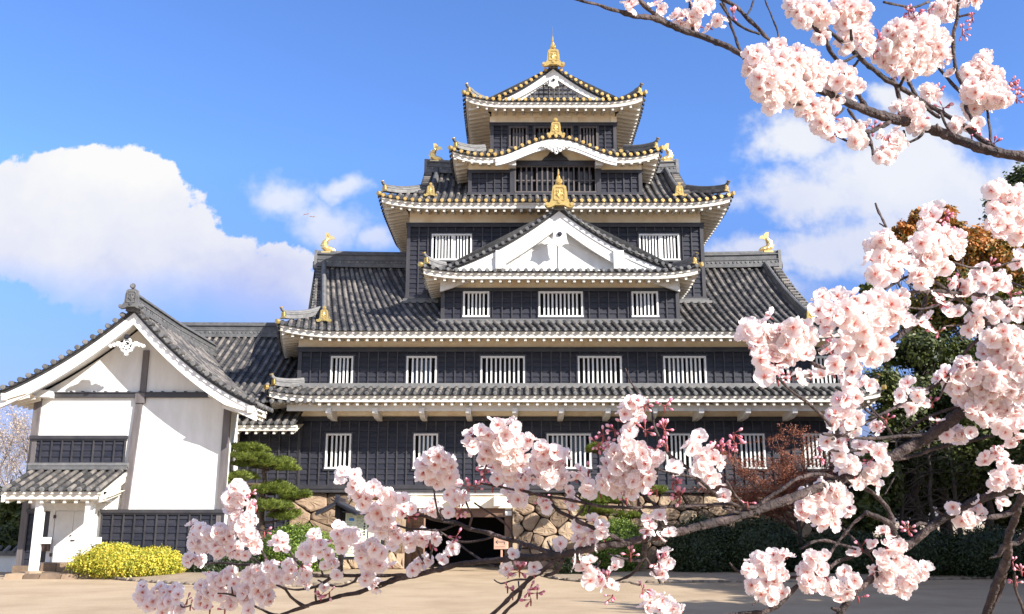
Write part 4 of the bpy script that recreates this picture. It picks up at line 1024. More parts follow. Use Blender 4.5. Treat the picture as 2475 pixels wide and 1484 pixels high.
# porch ---------------------------------------------------------------
rp=roofpart('porch_roof',A); YP=33.0; zP=zz(1181,YP)-.04; zPt=zz(1128,YA); gp=lambda v:(zPt-zP-.1)*v/2.0
pL,pR=xx(8,1181,YP)-.1,xx(250,1181,YP)
s=Side((pL,YP),(pR,YP),zP,gp); s.tiles(rp['t'],rp['p'],rp['c'],lambda u:[(0,1.95)],sp=.335,r=.088); s.eave(rp['w'],rp['s'],1.9,.2,.42)
rp['r'].box(pL-.02,pR+.02,YA-.28,YA-.02,zPt-.12,zPt+.0); rp['r'].tube([(pL-.05,YA-.16,zPt+.04),(pR+.05,YA-.16,zPt+.04)],[.1,.1],8)
for sg,x in ((1,pR),(-1,pL)):
    for (dy,dz0,dz1,ox) in ((0,-.08,-.2,.0),(0,-.2,-.42,-.04)):
        p=[]
        for zo in (dz1,dz0):
            for (yy,vv) in ((YP+.02,0),(YA,2.0)):
                pass
        x0_,x1_=(x-.1+ox*sg,x+ox*sg) if sg>0 else (x-ox*1,x+.1-ox)
        rp['w'].hexa([(x0_,YP+.05,zP+dz1),(x1_,YP+.05,zP+dz1),(x1_,YA,zP+gp(2.0)+dz1),(x0_,YA,zP+gp(2.0)+dz1),(x0_,YP+.05,zP+dz0),(x1_,YP+.05,zP+dz0),(x1_,YA,zP+gp(2.0)+dz0),(x0_,YA,zP+gp(2.0)+dz0)],.5)
finish(rp)
YQ=33.45; px=(xx(91,1290,YQ),xx(213,1280,YQ))
zpt=zz(1212,YQ)
for x in px: b=MB(); b.box(x-.125,x+.125,YQ-.12,YQ+.12,.22,zpt); b.build('porch_post','whitewood',A)
b=MB()
for x in px:
    b.box(x-.32,x+.32,YQ-.14,YQ+.14,zpt,zpt+.16); b.box(x-.1,x+.1,YQ,YA,zpt+.02,zpt+.14)
b.box(px[0]-.5,px[1]+.6,YQ-.1,YQ+.1,zpt+.16,zpt+.36)
b.box(px[0]+.1,px[0]+.45,YQ-.03,YQ+.1,1.16,1.38); b.box(px[1]+.1,px[1]+.46,YQ-.03,YQ+.1,1.16,1.38)
b.each('porch_beam','whitewood',A)
dL,dR=xx(130,1300,YA),xx(213,1300,YA); zd0,zd1=zz(1360,YA)+.02,zz(1236,YA); dm=(dL+dR)/2+.05
b=MB(); b.box(dL,dm-.006,YA-.05,YA,zd0,zd1); b.box(dm+.006,dR+.05,YA-.05,YA,zd0,zd1); d_=b.each('door_leaf','whitewood',A)[0]
b=MB(); b.box(dm-.02,dm+.12,YA-.08,YA-.05,(zd0+zd1)/2-.15,(zd0+zd1)/2-.11); b.box(dm-.05,dm-.02,YA-.09,YA-.05,(zd0+zd1)/2+.02,(zd0+zd1)/2+.07)
for z_ in (zd0+.2,zd1-.25): b.box(dL-.05,dL+.03,YA-.1,YA-.04,z_,z_+.12)
b.each('hinge','bronze',d_)
b=MB(); b.box(dL-.42,dR+.55,YA-.07,YA,zd1+.03,zd1+.3); b.box(dL-.2,dL-.02,YA-.06,YA,zd0,zd1+.03); b.box(dR+.07,dR+.3,YA-.06,YA,zd0,zd1+.03); b.each('door_frame','whitewood',A)
b=MB(); b.box(dL-.62,dL-.2,YA-.03,YA+.0-.001,zd0,zd1); b.build('dark_recess','frame_dark',A)
b=MB(); r2=random.Random(4); x=px[0]-.75
while x<px[1]+.7:
    w_=r2.uniform(.5,1.1); b.hexa([(x,YQ-.5,0),(x+w_-.02,YQ-.5,0),(x+w_-.02,YA,0),(x,YA,0),(x+.03,YQ-.45,.17),(x+w_-.05,YQ-.46,.17),(x+w_-.05,YA,.18),(x+.03,YA,.18)]); x+=w_
for x in px:
    b.tube([(x,YQ,.15),(x,YQ,.2),(x,YQ,.25)],[.3,.27,.2],8)
x=dL-.2
while x<dR+.3: w_=r2.uniform(.3,.6); b.box(x,x+w_-.02,YA-.35,YA,.17,zd0-.02); x+=w_
b.each('step_stone','stone',A)
lb=thing('letter_box','small rusty brown letter box hung beside the white annexe door','letter box',(dL-.28,YA-.3,1.1))
b=MB(); lx=xx(109,1320,YA-.2); lz=zz(1332,YA-.2); b.box(lx-.14,lx+.14,YA-.3,YA-.1,lz,lz+.36); b.build('box','bronze',lb)
b=MB(); b.box(lx-.17,lx+.17,YA-.34,YA-.08,lz+.36,lz+.4); b.build('lid','frame_dark',lb)
b=MB(); b.tube([(lx-.08,YA-.2,lz+.4),(lx,YA-.15,lz+.56),(lx+.08,YA-.2,lz+.4)],[.006]*3,5); b.build('hanger','bronze',lb)
# --- wing behind, joined to the keep -------------------------------------------
Wg=thing('connecting_wing','low tiled wing joining the white annexe to the left flank of the black keep','building',(-12.5,43,0))
rp=roofpart('wing_roof',Wg); YW=44.6; zW=zz(812,YW); gw_=quad_g(.5,.02); vW=6.4; yE=YW-vW
s=Side((-16.9,yE),(-8.0,yE),zW-gw_(vW),gw_)
def rgW(u):
    x=-16.9+u
    if x<XR_-.3: return [(max(0,vW-2.2),vW)]
    d=hwR-(x-XR_)   # valley with the annexe roof
    zl=(zap-drop_r(max(0,x-XR_)))
    v0=0
    for i in range(60):
        v=vW*i/60
        if s.z0+gw_(v)>zl-.1: v0=v; break
    return [(v0,vW)]
s.tiles(rp['t'],rp['p'],rp['c'],rgW,sp=.34)
ridge_line(rp['r'],[(-17.0,YW,zW+.02),(-8.2,YW,zW-.02)],w=.4,h=.55)
finish(rp)
b=MB(); b.box(-17,-9.5,41.5,47,0,8.2,.5); b.build('wall','plaster',Wg)
# black boarded wall between annexe and keep with a small pent roof
cb,bt=MB(),MB(); xj=ARb; clapboard(cb,bt,xj,X0+.1,40.15,.35,zz(1012,40.15)+.35,bsp=.41); o=cb.build('wall','timber',Wg); bt.build('battens','batten',o)
q=MB(); q.box(xj,X0,39.95,40.3,.1,.4); q.build('posts','frame_dark',o)
rp=roofpart('pent_roof',Wg); ye=38.55; ze=zz(1021,ye)-.04; s=Side((xx(562,1021,ye),ye),(xx(716,1021,ye),ye),ze,quad_g(.5,.0)); s.tiles(rp['t'],rp['p'],rp['c'],lambda u:[(0,1.6)]); s.eave(rp['w'],rp['s'],1.6,.3,.39,fh=.26); finish(rp)
# --- notice board -------------------------------------------------------------
nb=thing('notice_board','roofed notice board with pale posters in front of the castle stone base','notice board',(-6.6,37.4,0))
yb=37.3; xl,xr=xx(828,1260,yb),xx(905,1260,yb)+.35; zt_=zz(1240,yb); zb_=zz(1345,yb)
b=MB(); b.box(xl-.08,xl+.08,yb-.06,yb+.08,0,zz(1225,yb)); b.box(xr-.06,xr+.06,yb-.06,yb+.08,0,zz(1225,yb)); b.box(xl,xr,yb-.03,yb+.05,zb_-.12,zt_+.08); b.build('frame','black',nb)
b=MB(); b.box(xl+.12,xl+.98,yb-.05,yb-.035,zb_,zt_); b.box(xl+1.03,xr-.08,yb-.05,yb-.035,zb_,zt_-.3); pp=b.build('poster','paper',nb)
b=MB(); r2=random.Random(8)
for cx,wd_ in ((xl+.17,.32),(xl+.56,.36)):
    z_=zt_-.08
    while z_>zb_+.1:
        x=cx
        while x<cx+wd_*r2.uniform(.5,1):
            w_=r2.uniform(.015,.05); b.box(x,x+w_,yb-.056,yb-.05,z_,z_+r2.choice((.012,.02))); x+=w_+r2.uniform(.01,.03)
        z_-=r2.choice((.05,.07,.1))
for k in range(5): b.box(xl+.84,xl+.9,yb-.056,yb-.05,zt_-.45-k*.1,zt_-.38-k*.1)
b.build('print','ink',pp)
b=MB(); b.box(xl+.26,xl+.46,yb-.058,yb-.05,zt_-.3,zt_-.2); b.build('picture','blue',pp)
b=MB(); xa_=xx(820,1220,yb); zA_=zz(1214,yb)
for sg in (-1,1):
    for k in range(7):
        y_=yb-.55+k*.2
        b.bar((xa_+.0,y_,zA_),(xa_+sg*.78,y_,zA_-.42),.19,.035); b.tube([(xa_,y_+.1,zA_+.03),(xa_+sg*.8,y_+.1,zA_-.39)],[.035,.035],6)
    b.bar((xa_,yb-.58,zA_-.05),(xa_+sg*.8,yb-.58,zA_-.48),.03,.1)
b.tube([(xa_,yb-.62,zA_+.08),(xa_,yb+.9,zA_+.08)],[.09,.09],8); b.box(xa_-.08,xa_+.08,yb-.5,yb-.3,zA_+.1,zA_+.28)
b.hexa([(xa_+.2,yb-.5,zA_-.38),(xr+.1,yb-.5,zA_-.62),(xr+.1,yb+.3,zA_-.5),(xa_+.2,yb+.3,zA_-.3),(xa_+.2,yb-.5,zA_-.34),(xr+.1,yb-.5,zA_-.58),(xr+.1,yb+.3,zA_-.46),(xa_+.2,yb+.3,zA_-.26)])
b.build('roof','timber',nb)
b=MB(); b.box(xa_-.1,xa_+.1,yb-.3,yb+.1,zA_-.6,zA_-.05); b.box(xa_-.07,xa_+.07,yb-.1,yb+.05,0,zA_-.1); b.build('post','black',nb)
# --- arrow sign ---------------------------------------------------------------
ys=37.6; sx=xx(1212,1310,ys); sg_=thing('arrow_sign','small brown post sign with a black left turning arrow by the dark gateway','sign',(sx,ys,0))
z0_,z1_=zz(1327,ys),zz(1299,ys)
b=MB(); b.box(sx-.03,sx+.03,ys-.02,ys+.03,0,z0_+.02); b.box(sx+.02,sx+.05,ys,ys+.03,0,z0_+.02); b.build('post','signwood',sg_)
b=MB(); b.box(sx-.29,sx+.2,ys-.06,ys-.03,z0_,z1_); b.hexa([(sx+.2,ys-.06,z0_+.01),(sx+.27,ys+.1,z0_+.01),(sx+.25,ys+.1,z0_+.01),(sx+.18,ys-.03,z0_+.01),(sx+.2,ys-.06,z1_),(sx+.27,ys+.1,z1_),(sx+.25,ys+.1,z1_),(sx+.18,ys-.03,z1_)]); b.prism([(-.22,0),(.14,0),(-.03,.09)],(sx,ys-.02,z1_),(1,0,0),(0,0,1),(0,1,0),.05)
bd=b.build('board','signwood',sg_)
b=MB(); yy=ys-.066; zc_=(z0_+z1_)/2+.05
b.box(sx-.22,sx+.13,yy,yy+.006,zc_-.012,zc_+.012); b.box(sx+.106,sx+.13,yy,yy+.006,zc_-.09,zc_-.012)
b.bar((sx-.22,yy+.003,zc_),(sx-.14,yy+.003,zc_+.07),.006,.022,Vector((0,0,1))); b.bar((sx-.22,yy+.003,zc_),(sx-.14,yy+.003,zc_-.07),.006,.022,Vector((0,0,1)))
for k in range(12): b.box(sx-.24+k*.032,sx-.24+k*.032+.022,yy,yy+.006,z0_+.08,z0_+.095)
b.build('arrow','ink',bd)
# --- low plastered wall far left ------------------------------------------------
lw=thing('garden_wall','low plastered wall with dark coping at the far left edge of the yard','wall',(-19.5,38,0))
b=MB(); b.box(-27,-18.3,37.6,38,0,.62,.5); b.build('wall','plaster',lw)
b=MB(); b.box(-27,-18.2,37.45,38.15,.62,.78,.3)
for i in range(26): b.tube([(-26.9+i*.34,37.42,.76),(-26.9+i*.34,37.8,.95)],[.07,.07],6)
b.build('coping','ridge',lw)
# --- two distant birds ------------------------------------------------------------
for (u,v,lab,tl) in ((741,518,'tiny pale bird gliding against the small cloud, the left one of two',.25),(756,524,'tiny pale bird gliding against the small cloud, the right one of two',-.05)):
    c=at(u,v,120); t=thing('bird',lab,'bird',tuple(c)); b=MB()
    b.tube([c+Vector((-.02,-.2,0)),c+Vector((0,-.08,0)),c+Vector((0,.08,0)),c+Vector((0,.22,.01))],[.015,.055,.05,.012],7)
    for sg in (-1,1):
        e1=c+Vector((sg*.22,-.03,.06+sg*tl*.2)); e2=c+Vector((sg*.46,.06,.0+sg*tl*.45))
        for p,q,w1,w2 in ((c,e1,.12,.1),(e1,e2,.1,.03)): b.hexa([p+Vector((0,-w1,-.01)),q+Vector((0,-w2,-.01)),q+Vector((0,w2,-.01)),p+Vector((0,w1,-.01)),p+Vector((0,-w1,.01)),q+Vector((0,-w2,.01)),q+Vector((0,w2,.01)),p+Vector((0,w1,.01))])
    b.build('body','signwood',t)
# ------------------------------------------------------------------ vegetation
def leaves(name,m,blobs,size,parent=None,clump=.35,shell=.6,up=.3,rbias=None,aspect=1.7,nc=14,flat=1.0):
    """blobs: (centre,(rx,ry,rz),count[,bias]) -> many small leaf quads gathered in clumps over each ellipsoid"""
    Vs=[];rn=[]
    for bl in blobs:
        c,r,n=bl[:3]; bias=bl[3] if len(bl)>3 else 0
        k=max(4,int(n/nc)); d=nrg.normal(size=(k,3)); d/=np.linalg.norm(d,axis=1)[:,None]
        rad=1-shell*nrg.random(k)**1.6; cc=d*rad[:,None]
        idx=nrg.integers(0,k,n); P=cc[idx]+nrg.normal(size=(n,3))*clump*.5
        P=P*np.array(r)+np.array(c)
        N=d[idx]+nrg.normal(size=(n,3))*.8; N[:,2]+=up; N/=np.linalg.norm(N,axis=1)[:,None]
        T=np.cross(N,nrg.normal(size=(n,3))); T/=np.linalg.norm(T,axis=1)[:,None]; B=np.cross(N,T)
        s=size*(.6+.8*nrg.random(n))[:,None]
        T=T*s*.5*aspect; B=B*s*.5
        q=np.stack([P-T,P+B*.9,P+T,P-B*.9],axis=1); Vs.append(q.reshape(-1,3))
        cr=nrg.random(k); rn.append(np.clip(.55*cr[idx]+.45*nrg.random(n)+bias,0,1))
    V=np.concatenate(Vs); n=len(V)//4
    V[:,2]=np.maximum(V[:,2],.03)
    return npmesh(name,V,np.arange(4*n).reshape(-1,4),m,parent,np.concatenate(rn))
def limb(mb,a,b,r0,r1,n=6,wig=.08,seg=5,r2=None):
    r2=r2 or rng; a=Vector(a); b=Vector(b); L_=(b-a).length; pts=[]
    for i in range(n+1):
        t=i/n; p=a.lerp(b,t)
        if 0<i<n: p+=Vector((r2.uniform(-1,1),r2.uniform(-1,1),r2.uniform(-.6,.6)))*wig*L_
        pts.append(p)
    mb.tube(pts,[r0+(r1-r0)*i/n for i in range(n+1)],seg); return pts
def shrub(name,label,cat,c,r,m,n,size,core,group=None,nc=10,bias=0,extra=()):
    t=thing(name,label,cat,(c[0],c[1],0),group)
    bl=[(c,r,n,bias)]+[(e[0],e[1],e[2],bias) for e in extra]
    # woody twigs inside
    b=MB()
    for k in range(26):
        an=rng.random()*2*PI; f=rng.uniform(.3,.85); h=rng.uniform(.3,.8)
        limb(b,(c[0]+rng.uniform(-.1,.1),c[1]+rng.uniform(-.1,.1),.02),(c[0]+math.cos(an)*r[0]*f,c[1]+math.sin(an)*r[1]*f,c[2]+r[2]*h*rng.uniform(-.2,1)),.02,.006,3,.06,4)
    b.build('stems',core,t)
    # dense inner foliage layer (same leaves, larger) and the outer leaf skin
    inner=[(b_[0],tuple(q*.86 for q in b_[1]),max(400,int(b_[2]*.3)),b_[3]) for b_ in bl]
    leaves('foliage',m,bl+[i for i in inner],size,t,clump=.16,shell=.16,nc=nc)
    bb=MB()
    for b_ in bl:
        ce,ra=b_[0],b_[1]; vs=[];fs=[];nu,nv=18,9
        for j in range(nv+1):
            ph=-PI/2+PI*j/nv
            for i in range(nu):
                th=2*PI*i/nu; k_=.84+.05*math.sin(i*3.1+j*1.7); vs.append((ce[0]+ra[0]*k_*math.cos(ph)*math.cos(th),ce[1]+ra[1]*k_*math.cos(ph)*math.sin(th),max(.02,ce[2]+ra[2]*k_*math.sin(ph))))
        for j in range(nv):
            for i in range(nu): fs.append((j*nu+i,j*nu+(i+1)%nu,(j+1)*nu+(i+1)%nu,(j+1)*nu+i))
        bb.add(vs,fs,.4)
    bb.build('inner_foliage',m,t)
    return t
def bc(u,vt,vb,Y):   # centre and half height of something standing on the ground between picture heights
    return at(u,(vt+vb)/2,Y)
def sz(px,Y): return px/2250*(Y*math.cos(TH))
# yellow shrub in two rounded masses
p=at(300,1357,33.6); 
shrub('yellow_shrub','low rounded golden yellow shrub in front of the white annexe','shrub',(p.x,p.y,.45),(1.72,1.0,.55),'yellow',22000,.045,'bark',extra=[((p.x+.9,p.y+.45,.42),(1.0,.8,.6),9000),((p.x-.6,p.y+.25,.55),(1.1,.9,.62),10000)])
p=at(720,1325,36.0)
shrub('round_azalea','clipped dome of bright green azalea beside the notice board','bush',(p.x,p.y,.75),(1.32,1.2,1.02),'bush',26000,.042,'bark',group=None)
p=at(573,1355,35.6)
shrub('low_azalea','low dark green clipped shrub under the pine, left of the azalea dome','bush',(p.x,p.y,.3),(1.35,.7,.42),'darkbush',6500,.06,'bark')
p=at(500,1362,34.9)
shrub('low_azalea','small dark ground shrub beside the right end of the yellow shrub','bush',(p.x,p.y,.2),(.7,.5,.3),'darkbush',2600,.06,'bark')
p=at(1495,1330,36.4)
shrub('round_azalea','clipped dome of bright green azalea right of the gateway stones','bush',(p.x,p.y,.95),(.98,.95,1.05),'bush',19000,.042,'bark')
p=at(1395,1388,35.2)
shrub('low_azalea','small dark bush at the foot of the stone wall, right of the gateway','bush',(p.x,p.y,.28),(.75,.6,.45),'darkbush',3500,.06,'bark')
for (u,vt,hwd,Y,h,lab) in ((1700,1262,82,35.6,2.0,'large dark rounded hedge bush just right of the bright azalea dome'),(1838,1268,92,35.2,1.95,'large dark rounded hedge bush in the middle of the shaded bed'),(2040,1292,95,34.6,1.6,'lower dark hedge bush below the hanging blossom ball'),(2215,1285,110,34.2,1.65,'broad dark hedge bush with a sunlit top behind the cherry fork'),(2400,1282,120,33.8,1.65,'broad dark hedge bush at the right edge of the picture')):
    p=at(u,1350,Y); w_=sz(hwd,Y)
    shrub('hedge_bush',lab,'hedge',(p.x,p.y,h*.42),(w_*1.05,1.15,h*.6),'darkbush',15000,.055,'bark',group='dark clipped bushes along the right hand bed')
# cloud pruned pines
def needles(mb_unused,pads,name,parent):
    Vs=[];rn=[]
    for (c,r) in pads:
        n=int(620*r[0]*r[1]*2.6)+70
        for q in range(n):
            a_=rng.random()*2*PI; f=math.sqrt(rng.random()); x=c[0]+math.cos(a_)*f*r[0]; y=c[1]+math.sin(a_)*f*r[1]
            z=c[2]+r[2]*(math.sqrt(max(0,1-f*f))*rng.uniform(-.25,1)+.12*math.sin(x*9+y*7)); cl=rng.random()
            base=Vector((x,y,z))
            for k in range(7):
                d=Vector((rng.gauss(0,.7)+math.cos(a_)*f*.7,rng.gauss(0,.7)+math.sin(a_)*f*.7,rng.uniform(.15,1.1))).normalized()
                L_=rng.uniform(.09,.16); s_=d.cross(Vector((rng.random(),rng.random(),rng.random()))).normalized()*.009
                Vs+=[base-s_,base+s_,base+d*L_+s_*.4,base+d*L_-s_*.4]; rn.append(min(1,max(0,.6*cl+.4*rng.random())))
    V=np.array([tuple(v) for v in Vs]); return npmesh(name,V,np.arange(len(V)).reshape(-1,4),'pine',parent,rn)
def pine(label,Y,trunk,pads,rad=.16):
    base=at(*trunk[0],Y); t=thing('pine_tree',label,'pine tree',(base.x,base.y,0),'cloud pruned pines before the keep')
    b=MB(); tp=[at(u,v,Y+.12*math.sin(i*2)) for i,(u,v) in enumerate(trunk)]; tp[0].z=0
    fine=[]; 
    for i in range(len(tp)-1):
        for j in range(4): q=tp[i].lerp(tp[i+1],j/4); fine.append(q+Vector((rng.uniform(-.03,.03),rng.uniform(-.03,.03),0)))
    fine.append(tp[-1]); b.tube(fine,[rad*(1-.72*i/(len(fine)-1))*rng.uniform(.9,1.1) for i in range(len(fine))],9)
    P=[]
    u0_=trunk[0][0]
    for (u,v,rx,ry,dy) in pads:
        u=u0_+(u-u0_)*1.12; rx*=1.12
        c=at(u,v,Y+dy); r=(sz(rx,Y),sz(rx,Y)*.85,sz(ry,Y)*1.35); P.append((tuple(c),(r[0]*.8,r[1]*.8,r[2]*.8)))
        for k in range(5): an=k*1.26+u; f_=rng.uniform(.45,.75); P.append(((c.x+math.cos(an)*r[0]*f_,c.y+math.sin(an)*r[1]*f_,c.z+rng.uniform(-.45,.4)*r[2]),(r[0]*rng.uniform(.3,.45),r[1]*.38,r[2]*rng.uniform(.6,.9))))
        a_=min(fine,key=lambda q:(q-c).length+max(0,q.z-c.z)*2); 
        limb(b,a_,c-Vector((0,0,r[2]*.5)),.06,.03,5,.05,6)
        for k in range(7):
            an=k*.9; limb(b,c-Vector((0,0,r[2]*.45)),(c.x+math.cos(an)*r[0]*.8,c.y+math.sin(an)*r[1]*.8,c.z+rng.uniform(-.3,.2)*r[2]),.025,.008,4,.06,4)
    b.build('trunk','pinebark',t,smooth=True); needles(None,P,'needles',t); return t
pine('cloud pruned pine with flat green pads between the white annexe and the azalea dome',36.6,[(637,1345),(633,1290),(630,1240),(633,1190),(640,1155),(634,1130),(622,1105)],
 [(603,1086,46,13,0),(612,1107,48,10,-.3),(648,1126,66,17,.1),(568,1158,52,15,-.2),(662,1184,52,16,.2),(705,1202,36,11,0),(655,1226,54,15,-.3),(682,1248,40,12,.1),(534,1220,24,11,0),(545,1168,30,11,.1),(560,1208,28,10,-.1),(590,1206,30,9,.3)])
pine('small cloud pruned pine in front of the right hand stone wall, partly behind blossom',37.2,[(1535,1380),(1528,1300),(1512,1240),(1500,1190),(1480,1130),(1462,1095)],
 [(1455,1088,30,14,0),(1500,1122,34,12,.2),(1472,1208,52,12,0),(1448,1236,40,16,-.2),(1570,1188,32,12,.1),(1520,1250,36,9,.2)],.12)
# big trees on the right
def tree(name,label,cat,base,h0,blobs,m,size,rad,limbs=14,group=None,clump=.3,nc=26,twig='bark',shell=.7):
    t=thing(name,label,cat,base,group); b=MB(); bx,by,_=base
    top=Vector(blobs[0][0]); trunk=limb(b,(bx,by,0),(bx+(top.x-bx)*.6,by+(top.y-by)*.6,h0),rad,rad*.55,7,.02,9)
    b2=MB()
    for bl in blobs:
        c=Vector(bl[0]); r=bl[1]
        s_=trunk[rng.randint(4,7)]; pp=limb(b2,s_,c-Vector((0,0,r[2]*.3)),rad*.35,rad*.12,6,.07,6)
        for k in range(limbs):
            d=Vector((rng.gauss(0,1),rng.gauss(0,1),rng.gauss(.2,.8))).normalized()
            limb(b2,pp[rng.randint(3,6)],c+Vector((d.x*r[0]*.9,d.y*r[1]*.9,d.z*r[2]*.9)),rad*.09,.012,5,.08,4)
    tr=b.build('trunk',twig,t,smooth=True); b2.build('limbs',twig,t,smooth=True)
    leaves('crown',m,blobs,size,t,clump=clump,shell=shell,nc=nc); return t
def B_(u,v,rx,ry,Y,n,bias=0,dy=0): c=at(u,v,Y); return (tuple(c),(sz(rx,Y),sz(rx,Y)*.9,sz(ry,Y)),int(n*2.1),bias)
tree('autumn_tree','tall tree with orange and rust tinted leaves rising behind the right hand blossom','tree',(at(2300,1300,44).x,44,0),6.5,
 [B_(2185,555,30,22,44,420,.28),B_(2225,530,34,24,44,600,.3),B_(2160,590,24,16,44,260,.3),B_(2215,590,36,24,43.6,520,.22),B_(2282,520,34,26,43.5,600,.28),B_(2310,560,34,26,43.5,700,.25),B_(2345,610,70,60,44,3600,.2),B_(2265,640,60,60,44.5,2600,.1),B_(2420,640,80,80,44,4200,.05),B_(2330,720,90,70,43.5,4200,-.1),B_(2240,760,70,70,44,3000,-.12),B_(2430,760,80,70,44,3600,-.15)],'autumn',.13,.32,group=None)
tree('evergreen_tree','dark evergreen tree at the right end of the keep with sky showing through its gaps','tree',(at(2200,1300,42.5).x,42.5,0),5.5,
 [B_(2235,850,70,50,42.5,2800),B_(2100,700,22,18,42.6,500,.15),B_(2130,935,56,42,42,2200,.1),B_(2240,960,80,55,42.5,2800),B_(2330,880,70,70,43,3200),B_(2180,1010,70,40,42.2,1800),B_(2150,860,30,30,42.5,600,.1)],'green',.12,.22)
tree('evergreen_tree','dark green leafy tree at the far right edge behind the forked cherry bough','tree',(at(2390,1300,41).x,41,0),4,
 [B_(2390,1050,90,70,41,4200,.05),B_(2300,1120,80,60,40.5,3200,-.05),B_(2450,930,60,80,41,3200),B_(2455,1140,70,70,40.7,3200),B_(2370,960,60,50,41,2200,.1)],'green',.12,.2)
tree('evergreen_tree','tall evergreen whose tip shows at the right edge above the orange leaves','tree',(at(2500,1300,52).x,52,0),12,
 [B_(2440,520,58,60,52,3200,.05),B_(2500,450,60,60,52,3200),B_(2520,600,90,90,52,4200)],'green',.15,.3)
tree('evergreen_tree','dense dark undergrowth tree low behind the fork of the cherry bough','tree',(at(2300,1300,45).x,45,0),3,
 [B_(2115,1150,55,75,39.6,2600),B_(2095,1235,50,45,38.7,1600),B_(2170,1080,60,70,45,2200),B_(2250,1130,80,80,46,3000),B_(2340,1190,80,60,46,3000),B_(2440,1220,80,60,46,3000),B_(2190,1190,60,60,46,2200),B_(2420,1100,70,60,45,2600)],'green',.16,.2)
# slender understorey trunks
for (u,lab) in ((2186,'slim dark leaning trunk standing left in the shaded copse'),(2262,'slim dark upright trunk in the middle of the shaded copse'),(2330,'slim dark trunk standing right in the shaded copse')):
    t=thing('slim_tree',lab,'tree',(at(u,1330,39.5).x,39.5,0),'slim trunks in the shaded copse'); b=MB(); x=t.location.x
    tr=limb(b,(x,39.5,0),(x+rng.uniform(-.5,.3),39.6,5.2),.12,.05,8,.02,7); b.build('trunk','bark',t,smooth=True); b=MB()
    for k in range(46):
        s_=tr[rng.randint(2,8)]; limb(b,s_,s_+Vector((rng.uniform(-1.9,1.9),rng.uniform(-1,1),rng.uniform(-.3,1.6))),.025,.006,5,.09,4)
    b.build('twigs','bark',t)
# red twiggy maple
mx_=at(1905,1180,37.8); t=thing('maple_tree','small maple with fine red brown twigs against the black boards','tree',(mx_.x,37.8,0)); b=MB()
tr=limb(b,(mx_.x+.5,37.9,0),(mx_.x+.2,37.8,2.3),.11,.08,6,.03,7); b.build('trunk','bark',t); b=MB(); tips=[]
for k in range(24):
    an=rng.uniform(-1.5,1.2); L_=rng.uniform(1.5,3.3)*(1.0 if k%3 else .8); e_=tr[-1]+Vector((math.sin(an)*L_*1.05,rng.uniform(-.9,.7),abs(math.cos(an))*L_*1.02+rng.uniform(-.1,.35)-.1))
    pp=limb(b,tr[rng.randint(4,6)],e_,.04,.012,7,.04,5)
    for j in range(22):
        s_=pp[rng.randint(2,7)]; e2=s_+Vector((rng.gauss(0,.42)+math.sin(an)*.35,rng.gauss(0,.3),rng.uniform(-.15,.55))); q2=limb(b,s_,e2,.009,.003,4,.08,4); tips+=q2[2:]
b.build('twigs',mat('maple_twig',(.10,.045,.028),(.19,.095,.06),5,.8),t)
pts_=np.array([tuple(q) for q in tips]); idx=nrg.integers(0,len(pts_),26000); P_=pts_[idx]+nrg.normal(size=(26000,3))*np.array([.1,.1,.05])
bl=[]; 
N_=nrg.normal(size=P_.shape); N_/=np.linalg.norm(N_,axis=1)[:,None]; T_=np.cross(N_,nrg.normal(size=P_.shape)); T_/=np.linalg.norm(T_,axis=1)[:,None]; B2=np.cross(N_,T_); s_=.034*(.6+.8*nrg.random(len(P_)))[:,None]
V_=np.stack([P_-T_*s_,P_+B2*s_*.4,P_+T_*s_,P_-B2*s_*.4],axis=1).reshape(-1,3); npmesh('leaf_buds',V_,np.arange(len(V_)).reshape(-1,4),'red',t,nrg.random(len(P_)))
# bare trees and greenery at the far left
def bare(label,u,v,Y,h,n,seed,spread=.55):
    r2=random.Random(seed); c=at(u,v,Y); t=thing('bare_tree',label,'tree',(c.x,Y,0),'bare spring trees beyond the left wall'); b=MB()
    tr=limb(b,(c.x,Y,0),(c.x+.2,Y,h*.45),.16,.1,5,.03,6,r2); b.build('trunk','greytwig',t); b=MB(); tips=[]
    def grow(p,d,L_,r_,lev):
        e_=p+d*L_; pp=limb(b,p,e_,r_,r_*.5,4,.05,4 if lev>1 else 5,r2); tips.append(e_)
        if lev==0: return
        for k in range(4 if lev>1 else 3):
            nd=(d+Vector((r2.gauss(0,spread),r2.gauss(0,spread),r2.gauss(.08,.35)))).normalized(); grow(pp[r2.randint(1,4)],nd,L_*r2.uniform(.55,.8),r_*.5,lev-1)
    for k in range(n): grow(tr[r2.randint(3,5)],Vector((r2.gauss(0,.6),r2.gauss(0,.6),1)).normalized(),h*.27,.05,4)
    b.build('branches','greytwig',t)
    tp=np.array([tuple(q) for q in tips]); k=2600; P=tp[nrg.integers(0,len(tp),k)]+nrg.normal(size=(k,3))*.12
    N=nrg.normal(size=P.shape); T=np.cross(N,nrg.normal(size=P.shape)); T/=np.linalg.norm(T,axis=1)[:,None]; N/=np.linalg.norm(N,axis=1)[:,None]; Bq=np.cross(N,T); s=.035
    V=np.stack([P-T*s,P+Bq*s,P+T*s,P-Bq*s],axis=1).reshape(-1,3); npmesh('buds',V,np.arange(len(V)).reshape(-1,4),mat('spring_bud',(.35,.27,.2),(.55,.45,.33),6,.8),t,nrg.random(k))
bare('bare budding tree nearest the annexe corner at the left edge',55,1200,46,8.2,5,3)
bare('bare grey tree cut off by the left edge of the picture',-20,1200,52,8.5,5,8)
